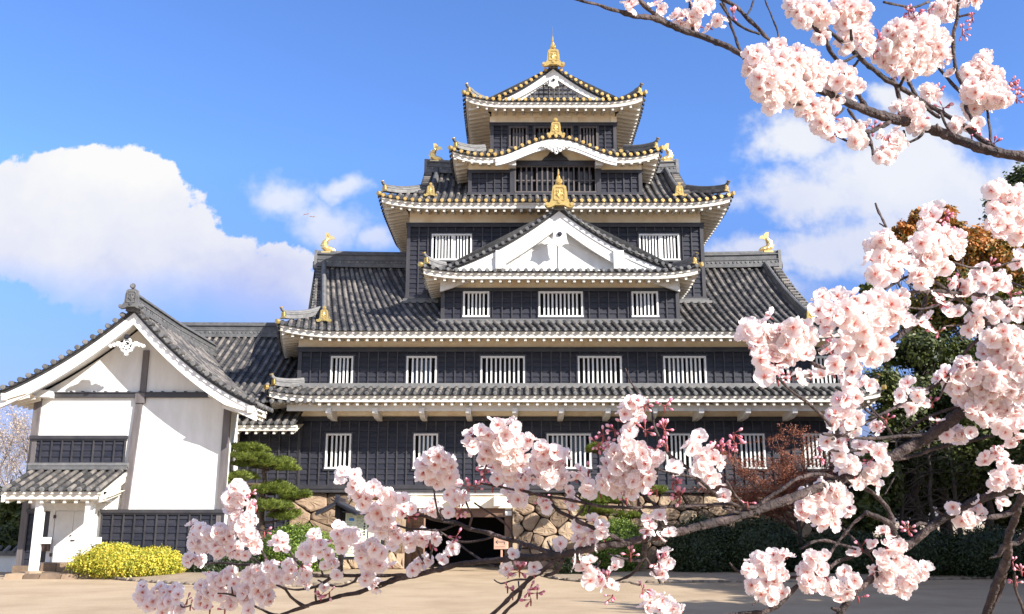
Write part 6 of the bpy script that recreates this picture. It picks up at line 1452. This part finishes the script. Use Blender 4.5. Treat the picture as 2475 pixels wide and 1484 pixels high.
# clusters: each list is one cluster of overlapping balls (area, [(x,y,r)...])
CL=[
('A',[(320,40,42),(300,0,40)]),('A',[(455,30,42),(470,60,30)]),('A',[(600,105,55),(560,95,35),(640,130,40)]),('A',[(700,55,40),(730,20,35),(660,10,40)]),('A',[(690,150,32),(745,155,30),(800,115,42)]),
('A',[(1110,252,44),(1000,330,75),(1130,340,80),(970,380,50)]),('A',[(1250,345,78),(1330,400,62),(1190,400,70)]),('A',[(1050,450,85),(1180,480,85),(1290,470,65),(1100,570,55),(1080,530,60)]),
('A',[(1450,440,75),(1400,400,40),(1540,470,55),(1530,520,40)]),('A',[(1240,550,60),(1300,595,45),(1360,600,50),(1430,570,45),(1260,600,40)]),
('A',[(1240,60,65),(1200,30,40),(1350,70,80),(1270,120,45)]),('A',[(1480,50,80),(1560,60,60),(1500,130,55),(1560,10,50)]),('A',[(1360,195,38),(1350,170,25)]),('A',[(1590,165,45),(1600,245,52),(1570,200,40)]),('A',[(1485,250,48),(1500,210,30)]),
('A',[(1790,190,82),(1900,165,80),(1960,140,50)]),('A',[(1740,300,85),(1860,290,85),(1710,250,50)]),('A',[(1970,260,75),(2010,210,55),(2030,320,45)]),('A',[(1850,370,62),(1930,350,62),(1770,360,45)]),
('A',[(2030,50,62),(2075,20,50),(2060,90,35)]),('A',[(2190,10,45)]),('A',[(2230,350,55),(2260,320,40),(2180,410,55),(2290,430,55)]),('A',[(2200,510,62),(2270,550,60),(2350,540,50),(2190,600,50),(2320,490,45)]),
('A',[(1960,510,40),(1930,490,28)]),('A',[(1340,640,35),(1370,690,50),(1350,660,40)]),('A',[(1440,735,48),(1410,760,40),(1500,700,40)]),('A',[(1550,710,42),(1560,775,45),(1600,690,30)]),('A',[(1780,790,48),(1720,840,55),(1690,870,35)]),('A',[(1850,600,55),(1780,590,35),(1880,690,50),(1770,720,30)]),('A',[(2110,700,40),(2200,690,36)]),('A',[(2070,410,28),(1700,760,35)]),
('B',[(1790,100,70),(1870,130,60),(1940,130,60),(1780,220,60)]),('B',[(1850,230,70),(1930,270,80),(1780,320,60)]),('B',[(1860,350,70),(1950,380,70),(1820,390,50)]),('B',[(1350,245,48),(1370,285,40),(1400,230,30)]),
('B',[(1350,380,75),(1450,400,70),(1530,430,58)]),('B',[(1300,450,75),(1400,490,90),(1500,510,58)]),('B',[(1330,545,75),(1370,600,60),(1430,600,55)]),('B',[(1040,430,68),(980,480,65),(1110,490,70)]),('B',[(1180,510,58),(960,565,55),(1130,580,75),(1200,600,55)]),('B',[(1040,570,70),(1000,650,62),(1090,650,55),(1040,700,45)]),('B',[(1280,600,60),(1290,680,72)]),
('B',[(630,820,62),(740,820,55),(850,805,52),(620,900,50)]),('B',[(700,920,78),(800,890,80),(650,985,55)]),('B',[(920,830,55),(1000,820,72),(1080,850,78),(1150,830,55)]),('B',[(900,1000,95),(1000,950,90),(1090,990,70)]),('B',[(1160,950,58),(1200,980,45),(1140,890,50)]),('B',[(820,960,70),(700,1060,48),(780,1100,75)]),('B',[(900,1110,85),(1000,1090,85),(1050,1140,68)]),('B',[(850,1195,75),(950,1190,75),(700,1180,58)]),('B',[(740,1250,62),(830,1280,55),(790,1320,45)]),
('B',[(300,940,50)]),('B',[(170,1010,70),(130,1080,55),(260,1050,80)]),('B',[(370,1050,85),(460,1010,70),(540,1020,62)]),('B',[(210,1120,75),(320,1130,78),(240,1200,58)]),('B',[(430,1120,80),(530,1110,75),(575,1060,45)]),('B',[(350,1220,62),(450,1200,75),(530,1195,55)]),('B',[(280,1280,52),(260,1335,45),(330,1330,45)]),('B',[(480,1340,45),(560,1340,55),(640,1330,45),(710,1315,38),(430,1330,35)]),
('B',[(1690,650,58),(1640,690,52),(1600,740,55)]),('B',[(1740,730,55),(1820,680,62),(1840,750,45)]),('B',[(1530,720,45),(1580,800,38),(1700,800,55)]),('B',[(1450,800,48),(1380,810,58),(1430,860,40)]),('B',[(1470,920,42),(1540,915,42)]),('B',[(1350,950,45),(1290,990,45),(1340,1015,35)]),('B',[(1650,960,60),(1620,1020,55),(1600,970,35)]),('B',[(1700,890,55),(1800,900,60)]),('B',[(1900,920,68),(1950,860,58),(1880,870,45)]),
('B',[(1760,1070,78),(1870,1060,68),(1940,1080,55)]),('B',[(1740,1150,68),(1850,1140,78),(1940,1130,65)]),('B',[(1780,1230,65),(1880,1220,75),(1950,1220,50)]),('B',[(1800,1310,75),(1920,1320,78)]),('B',[(1590,1260,72),(1720,1280,66),(1640,1340,72)]),('B',[(1510,1330,58),(1420,1345,48),(1450,1300,40)]),('B',[(1740,1370,72),(1550,1420,72),(1680,1430,85)]),('B',[(1800,1420,75),(1900,1430,75)]),('B',[(1210,1395,42),(1280,1440,45),(1140,1460,36)]),('B',[(820,1390,48),(920,1385,52)]),('B',[(1940,600,55),(1920,560,45)]),
('D',[(180,480,65),(260,400,70),(330,440,58),(150,540,45)]),('D',[(240,530,72),(330,530,65),(380,590,50)]),('D',[(320,655,42),(405,700,52),(440,670,30)]),
('D',[(665,165,46),(775,180,52),(700,235,50)]),('D',[(500,250,45),(560,225,38),(490,320,50),(600,260,55)]),('D',[(690,290,68),(600,350,72),(700,380,72)]),('D',[(800,270,52),(790,360,65),(860,380,52)]),('D',[(890,295,36),(905,275,25)]),('D',[(590,420,52),(680,430,55),(750,440,55),(830,450,52)]),('D',[(680,540,42),(765,515,62),(840,530,52)]),('D',[(760,650,55),(830,690,52),(820,620,45)]),
('D',[(980,350,50),(1060,360,56),(1130,390,48),(960,430,52)]),('D',[(1050,450,66),(1140,450,42),(930,520,55)]),('D',[(1030,545,66),(1110,540,56),(1000,610,45),(1080,600,42)]),('D',[(1000,725,48)]),('D',[(1160,645,42),(1200,700,46),(1185,750,35)]),
('D',[(1590,240,48),(1560,300,52),(1640,320,52)]),('D',[(1460,345,55),(1500,400,66),(1420,450,50)]),('D',[(1610,400,72),(1700,360,58),(1770,400,48)]),('D',[(1520,480,72),(1620,480,72),(1710,450,55)]),('D',[(1430,560,66),(1540,580,72),(1500,630,45)]),('D',[(1650,560,72),(1710,530,48),(1600,620,50)]),
('D',[(1570,30,44),(1640,20,44),(1550,90,44),(1640,90,50),(1630,150,46)]),('D',[(1900,485,36),(1920,470,25)]),('D',[(2070,270,46),(2010,320,50),(2090,370,55)]),('D',[(2160,340,38),(2200,420,56),(2080,460,64)]),('D',[(2150,530,56),(2205,590,46),(2120,580,46)]),('D',[(2240,680,36)]),
('D',[(1240,500,40),(1220,560,42),(1260,540,30)]),('D',[(1300,605,50),(1310,650,42)]),('D',[(1340,840,26)]),('D',[(1240,900,55),(1310,950,65),(1390,900,52)]),('D',[(1250,985,52),(1350,1000,52),(1410,970,46)]),('D',[(1110,1015,38)]),
('D',[(1240,1120,52),(1310,1130,46),(1270,1180,52)]),('D',[(1340,1200,46),(1320,1250,46),(1400,1270,42),(1460,1300,36)]),('D',[(1840,1060,36),(1850,1120,46),(1830,1180,46),(1780,1230,38)]),('D',[(1870,940,40),(1800,960,36)]),('D',[(1810,810,44),(1720,830,38),(1720,890,42)]),('D',[(1500,1130,42),(1490,1170,35)]),
('D',[(740,1180,38),(750,1225,42)]),('D',[(930,1155,36),(930,1220,36)]),('D',[(780,1075,26)]),('D',[(1800,1370,48),(1730,1395,46),(1880,1400,36)]),('D',[(1700,1440,46),(1810,1440,55),(1900,1450,42),(1950,1470,30)]),
('D',[(360,1020,46),(330,1080,42),(280,1120,42)]),('D',[(180,1110,42),(100,1170,42),(140,1125,42)]),('D',[(60,980,55),(150,950,52),(230,950,42)]),('D',[(30,700,36),(20,800,26),(90,760,30)]),('D',[(200,785,42),(230,740,38)]),('D',[(333,795,26)]),
('C',[(770,610,52),(740,680,52),(820,640,35)]),('C',[(800,700,38),(860,740,36),(740,755,42)]),('C',[(780,830,66),(850,830,55),(740,870,42)]),('C',[(470,870,32)]),('C',[(530,905,44),(580,940,55),(500,1000,50),(480,950,30)]),('C',[(650,910,52),(700,950,62),(640,1030,52),(570,1010,50)]),('C',[(800,900,55),(870,950,55),(900,1005,46)]),('C',[(760,1030,56),(830,1070,36),(720,1060,36)]),('C',[(450,1110,42),(510,1110,42)]),
('C',[(1080,965,45),(1030,1010,32),(1080,1050,46)]),('C',[(130,1290,34),(120,1350,46),(190,1400,50)]),('C',[(240,1320,42),(300,1330,46),(350,1310,34),(370,1370,40)]),('C',[(290,1400,52),(140,1430,42),(260,1460,42),(360,1450,42)]),
('C',[(580,1215,32),(540,1290,46),(620,1260,52)]),('C',[(700,1225,52),(740,1200,35),(760,1260,35)]),('C',[(560,1345,52),(650,1340,52),(530,1390,38)]),('C',[(780,1340,52),(850,1320,50),(720,1400,42)]),('C',[(830,1400,46),(740,1440,32),(870,1450,42)]),('C',[(570,1430,32)]),
('C',[(860,1215,52),(930,1190,52),(1010,1160,52)]),('C',[(960,1280,66),(1040,1240,55),(900,1330,35)]),('C',[(980,1370,52),(1020,1400,34)]),('C',[(1130,1220,52),(1150,1150,46)]),('C',[(1250,1200,42),(1240,1275,42)]),
('C',[(1250,1055,52),(1310,1010,40),(1280,1110,42)]),('C',[(1370,1020,55),(1320,940,40),(1410,1090,45)]),('C',[(1390,1160,40),(1445,1140,42)]),('C',[(1380,1310,36)]),('C',[(1470,1225,36)]),('C',[(1490,920,55),(1570,930,46),(1510,1010,52)]),
('C',[(1510,510,42),(1500,590,44),(1590,530,34)]),('C',[(1600,610,52),(1650,690,55),(1570,650,35)]),('C',[(1730,610,52),(1740,680,52),(1820,650,45)]),('C',[(1750,760,62),(1840,740,55),(1690,790,50)]),('C',[(1800,830,55),(1780,900,62),(1850,910,52)]),('C',[(1900,700,42),(1930,750,30)]),('C',[(1860,985,42),(1900,960,30)]),
('C',[(1650,1060,66),(1720,1010,52),(1780,1060,52)]),('C',[(1680,1140,55),(1760,1150,52),(1850,1150,38)]),('C',[(1680,1230,46),(1740,1290,42)]),
('E',[(940,70,48),(1030,60,46)]),('E',[(960,135,55),(880,160,52),(930,210,50)]),('E',[(840,260,52),(900,280,60),(985,265,52),(820,310,42)]),('E',[(940,330,50),(790,400,42),(870,430,52)]),('E',[(1110,335,44),(1090,300,30)]),
('E',[(1060,460,52),(1120,480,52),(1000,450,40)]),('E',[(940,550,55),(870,500,52),(890,580,50)]),('E',[(1160,575,42),(1070,600,56),(1130,530,40)]),('E',[(1010,640,52),(1090,680,42),(970,665,46)]),
('E',[(1300,70,44),(1240,130,28)]),('E',[(1360,120,40)]),('E',[(1250,190,36),(1320,200,44),(1390,190,40),(1320,240,26)]),
('E',[(780,690,52),(850,730,56),(760,760,55)]),('E',[(660,740,46),(660,810,56),(620,860,35)]),('E',[(900,760,42),(930,850,40),(840,830,58)]),('E',[(740,870,60),(650,890,46),(740,920,45),(810,920,50)]),
('E',[(1150,980,42),(1170,1000,30)]),('E',[(1090,1060,30)]),('E',[(970,1115,28)]),('E',[(1170,1080,44),(1240,1070,42),(1160,1110,35)]),
('E',[(390,1160,55),(470,1130,52),(545,1130,50)]),('E',[(330,1170,46),(310,1215,50),(420,1210,60),(500,1220,55)]),('E',[(340,1310,52),(440,1290,62),(530,1280,42)]),('E',[(440,1370,52),(520,1370,42),(380,1350,42)]),
('E',[(710,1150,55),(775,1130,36),(740,1210,55)]),('E',[(650,1220,52),(680,1300,55),(740,1310,46)]),('E',[(900,1235,46),(955,1270,44)]),('E',[(840,1330,54),(920,1340,44)]),('E',[(880,1405,32)]),
('E',[(1130,1150,55),(1220,1130,55),(1170,1200,55)]),('E',[(1250,1200,60),(1310,1190,52),(1370,1230,50),(1400,1200,30)]),('E',[(1150,1290,52),(1100,1230,44),(1180,1350,44)]),('E',[(1240,1290,55),(1320,1280,44),(1270,1350,42)]),
('E',[(1650,170,60),(1750,160,84),(1700,230,50)]),('E',[(1850,200,80),(1950,220,80)]),('E',[(1780,260,58),(1900,330,60),(1990,330,55),(1850,290,45)]),('E',[(1480,290,34)]),('E',[(1540,390,42),(1610,370,52),(1670,350,40)]),('E',[(1780,510,38),(1770,545,25)]),('E',[(1850,500,52),(1900,550,55)]),('E',[(1850,650,62),(1930,680,62),(1820,720,30)]),('E',[(1990,620,55),(1980,720,44)]),('E',[(1880,795,45)]),('E',[(1980,410,36),(1940,440,34)]),
('E',[(1580,815,42),(1590,895,45)]),('E',[(1650,890,55),(1720,860,55),(1740,800,40),(1670,930,35)]),('E',[(1600,60,85),(1700,50,85),(1850,60,85),(1950,100,75)]),
]
# merge neighbouring groups so that the tree keeps at most 99 blossom clusters
items=[(k,[(*dd(k,x,y),r*AR_[k][2]) for x,y,r in l]) for k,l in CL]; FRA={'A':.0165,'B':.0188,'C':.0160,'D':.0158,'E':.0172}
items=[[(*p,FRA[k]) for p in l] for k,l in items]
cen=lambda l:(sum(p[0] for p in l)/len(l),sum(p[1] for p in l)/len(l))
while len(items)>96:
    cs=[cen(l) for l in items]; best=None
    for i in range(len(items)):
        for j in range(i):
            d_=math.hypot(cs[i][0]-cs[j][0],cs[i][1]-cs[j][1])*(len(items[i])+len(items[j]))**.5
            if best is None or d_<best[0]: best=(d_,i,j)
    _,i,j=best; items[j]+=items[i]; items.pop(i)
nfl=0
for l in items:
    Vs=[];Qs=[];Rd=[];Mi=[];Rn=[];o=0; gpink=nrg.random()*.35
    placed=[]
    for (u,v,r,FR) in l:
        FR*=1.09; r=r*(1.13 if FR<.0180 else 1.03); z=depth(min(max(u,-200),2700),min(max(v,-200),1700)); C=atd(u,v,z-.01+float(nrg.normal())*.012); rm=r/F*z; rs=max(.005,rm-FR*.42)
        k=max(3,int(12*(rs/FR)**2+4.5))
        g=math.pi*(3-5**.5); off=nrg.random()*6
        for q in range(k):
            zz_=1-2*(q+.5)/k; an=g*q+off; d=np.array([math.sqrt(1-zz_*zz_)*math.cos(an),math.sqrt(1-zz_*zz_)*math.sin(an),zz_])+nrg.normal(size=3)*.16
            d/=np.linalg.norm(d); d=Vector(d); P=C+d*rs*float(nrg.uniform(.55,1.14))
            if any((P-w).length<FR*.6 for w in placed): continue
            # hidden inside a neighbouring ball: skip
            if nrg.random()<.09: continue
            placed.append(P)
            view=(camp-P).normalized(); nd=(d+view*.7+Vector((0,0,.1))+Vector(tuple(nrg.normal(size=3)*.2))).normalized()
            T=TPL[int(nrg.choice(7,p=[.24,.24,.18,.10,.05,.16,.03]))]
            x=nd.orthogonal().normalized(); y=nd.cross(x); an=nrg.random()*6.28; x,y=x*math.cos(an)+y*math.sin(an),y*math.cos(an)-x*math.sin(an)
            s_=FR*float(nrg.uniform(.88,1.14)); Mx=np.array([tuple(x*s_),tuple(y*s_),tuple(nd*s_)])
            Vs.append(T[0]@Mx+np.array(tuple(P-nd*FR*.15))); Qs.append(T[1]+o); o+=len(T[0]); Rd.append(T[2]); Mi.append(T[3]); Rn.append(np.full(len(T[1]),min(1,gpink+nrg.random()*.65))); nfl+=1
    npmesh('blossom_cluster',np.concatenate(Vs),np.concatenate(Qs),[PM,'stamen','calyx'],CT,np.concatenate(Rn),False,np.concatenate(Mi),np.concatenate(Rd))
print('flowers',nfl)
# --- buds -------------------------------------------------------------------
BD=[('A',[(1880,60,75,12),(1830,50,40,5),(1940,40,40,5)]),('A',[(2140,150,55,8),(2180,80,45,6)]),('A',[(2020,190,30,4),(2030,270,45,6)]),('A',[(2000,480,60,10)]),('A',[(2020,570,60,10)]),('A',[(2380,430,60,7),(2440,470,50,7)]),('A',[(2430,530,30,4)]),('A',[(1440,700,55,8)]),('A',[(1640,680,50,7)]),('A',[(1700,770,60,8)]),('A',[(1900,640,35,4)]),('A',[(2180,720,45,7)]),('A',[(2310,780,25,4)]),('A',[(860,65,45,6)]),('A',[(1110,510,35,6)]),('A',[(1660,155,25,2)]),('A',[(1650,215,30,4)]),('A',[(1765,400,35,5)]),('A',[(1510,5,25,3)]),('A',[(1370,110,40,5)]),('A',[(1410,640,30,4)]),('A',[(1780,590,35,5)]),('A',[(1650,290,25,3)]),
('B',[(1440,260,55,8)]),('B',[(1490,330,30,4)]),('B',[(1735,575,40,4)]),('B',[(1395,1020,30,4)]),('B',[(700,1120,35,3)]),('B',[(1420,830,30,4)]),('B',[(330,1240,50,8)]),('B',[(350,1330,45,6)]),('B',[(1880,770,45,5)]),('B',[(1530,690,40,5)]),
('D',[(510,580,40,6)]),('D',[(470,590,35,4)]),('D',[(420,740,55,8)]),('D',[(390,925,40,5)]),('D',[(640,580,40,6)]),('D',[(580,500,35,4),(600,440,45,6)]),('D',[(830,680,45,6)]),('D',[(1070,410,30,3)]),('D',[(990,680,45,6)]),('D',[(1300,475,24,1)]),('D',[(1320,560,35,4)]),('D',[(1380,620,40,5)]),('D',[(1400,220,45,7),(1490,190,40,5),(1375,280,40,6)]),('D',[(1560,150,30,3),(1450,290,40,5)]),('D',[(1700,20,45,7)]),('D',[(1830,30,30,4)]),('D',[(1710,190,40,6)]),('D',[(1820,180,50,8)]),('D',[(1850,300,30,3)]),('D',[(1770,330,30,4)]),('D',[(1560,670,40,4)]),('D',[(1780,610,30,3),(1920,640,65,10)]),('D',[(1890,560,40,5)]),('D',[(1700,870,35,4)]),('D',[(2230,300,35,4)]),
('D',[(820,1160,55,9)]),('D',[(740,1280,35,4)]),('D',[(900,1300,40,5),(950,1320,35,4)]),('D',[(910,1370,28,3)]),('D',[(780,1330,28,3)]),('D',[(1470,1340,35,4)]),('D',[(1680,1290,45,6)]),('D',[(1450,1220,55,8)]),('D',[(1600,1060,35,5)]),('D',[(1790,1100,45,6)]),('D',[(220,970,50,6)]),('D',[(1180,740,30,4)]),('D',[(60,780,55,8)]),
('C',[(860,635,35,5)]),('C',[(915,730,30,3)]),('C',[(960,900,28,2)]),('C',[(430,1370,35,3),(455,1415,22,2)]),('C',[(680,1240,35,4)]),('C',[(1010,1110,22,2)]),('C',[(1240,1130,40,5)]),('C',[(1370,970,45,6)]),('C',[(1350,1330,50,7),(1410,1320,30,4)]),('C',[(690,1440,25,3)]),('C',[(590,1440,24,3)]),
('E',[(220,350,30,3),(230,410,42,6)]),('E',[(120,450,40,4)]),('E',[(190,470,30,4)]),('E',[(750,480,45,6)]),('E',[(1060,510,50,7)]),('E',[(940,345,45,6)]),('E',[(880,140,40,5)]),('E',[(1300,930,60,9)]),('E',[(1160,1020,40,5)]),('E',[(780,1230,35,5)]),('E',[(1000,1050,28,3)]),('E',[(1160,260,40,5)]),('E',[(1430,150,45,6)]),('E',[(1840,460,45,7)]),('E',[(1950,1150,30,3),(1960,1270,35,4)]),('E',[(1990,1200,35,5)]),('E',[(930,800,28,3)]),('E',[(290,780,28,3)]),('E',[(980,1370,24,2)]),('E',[(1250,1190,24,2)])]
def bud(mp,mc,base,d,s):
    L_=s*2.6; a=base; b_=base+d*L_*.55; e_=base+d*L_
    mc.tube([a,a+d*L_*.3,b_],[s*.10,s*.09,s*.16],5); mc.tube([b_-d*s*.1,b_+d*s*.35,b_+d*s*.7],[s*.14,s*.3,s*.24],6)
    mp.tube([b_+d*s*.55,b_+d*s*.95,b_+d*s*1.4,b_+d*s*1.75,b_+d*s*1.95],[s*.2,s*.42,s*.46,s*.3,s*.05],7)
bt=[(k,l) for k,l in BD]; 
for k,l in bt:
    mp,mc=MB(),MB()
    for (x,y,r,n) in l:
        u,v=dd(k,x,y); z=depth(u,v); C=atd(u,v,z+.005); rm=r*AR_[k][2]/F*z
        hub=C+Vector((rng.uniform(-.3,.3),0,-.5))*rm
        for q in range(n):
            d=Vector((rng.gauss(0,1),rng.gauss(-.3,.8),rng.gauss(.35,.9))).normalized(); s=rng.uniform(.0052,.0072); L_=s*2.6
            bud(mp,mc,hub+d*max(0,rm-L_*1.1)*rng.uniform(.1,.5),d,s)
        mc.tube([hub-Vector((0,0,.012)),hub-Vector((0,0,.003)),hub+Vector((0,0,.003))],[.0014,.0022,.001],6)
    p_=mp.build('bud_cluster','bud',CT,smooth=True); mc.build('bud_stalks','calyx',p_,smooth=True)
for o in protos: bpy.data.objects.remove(o)
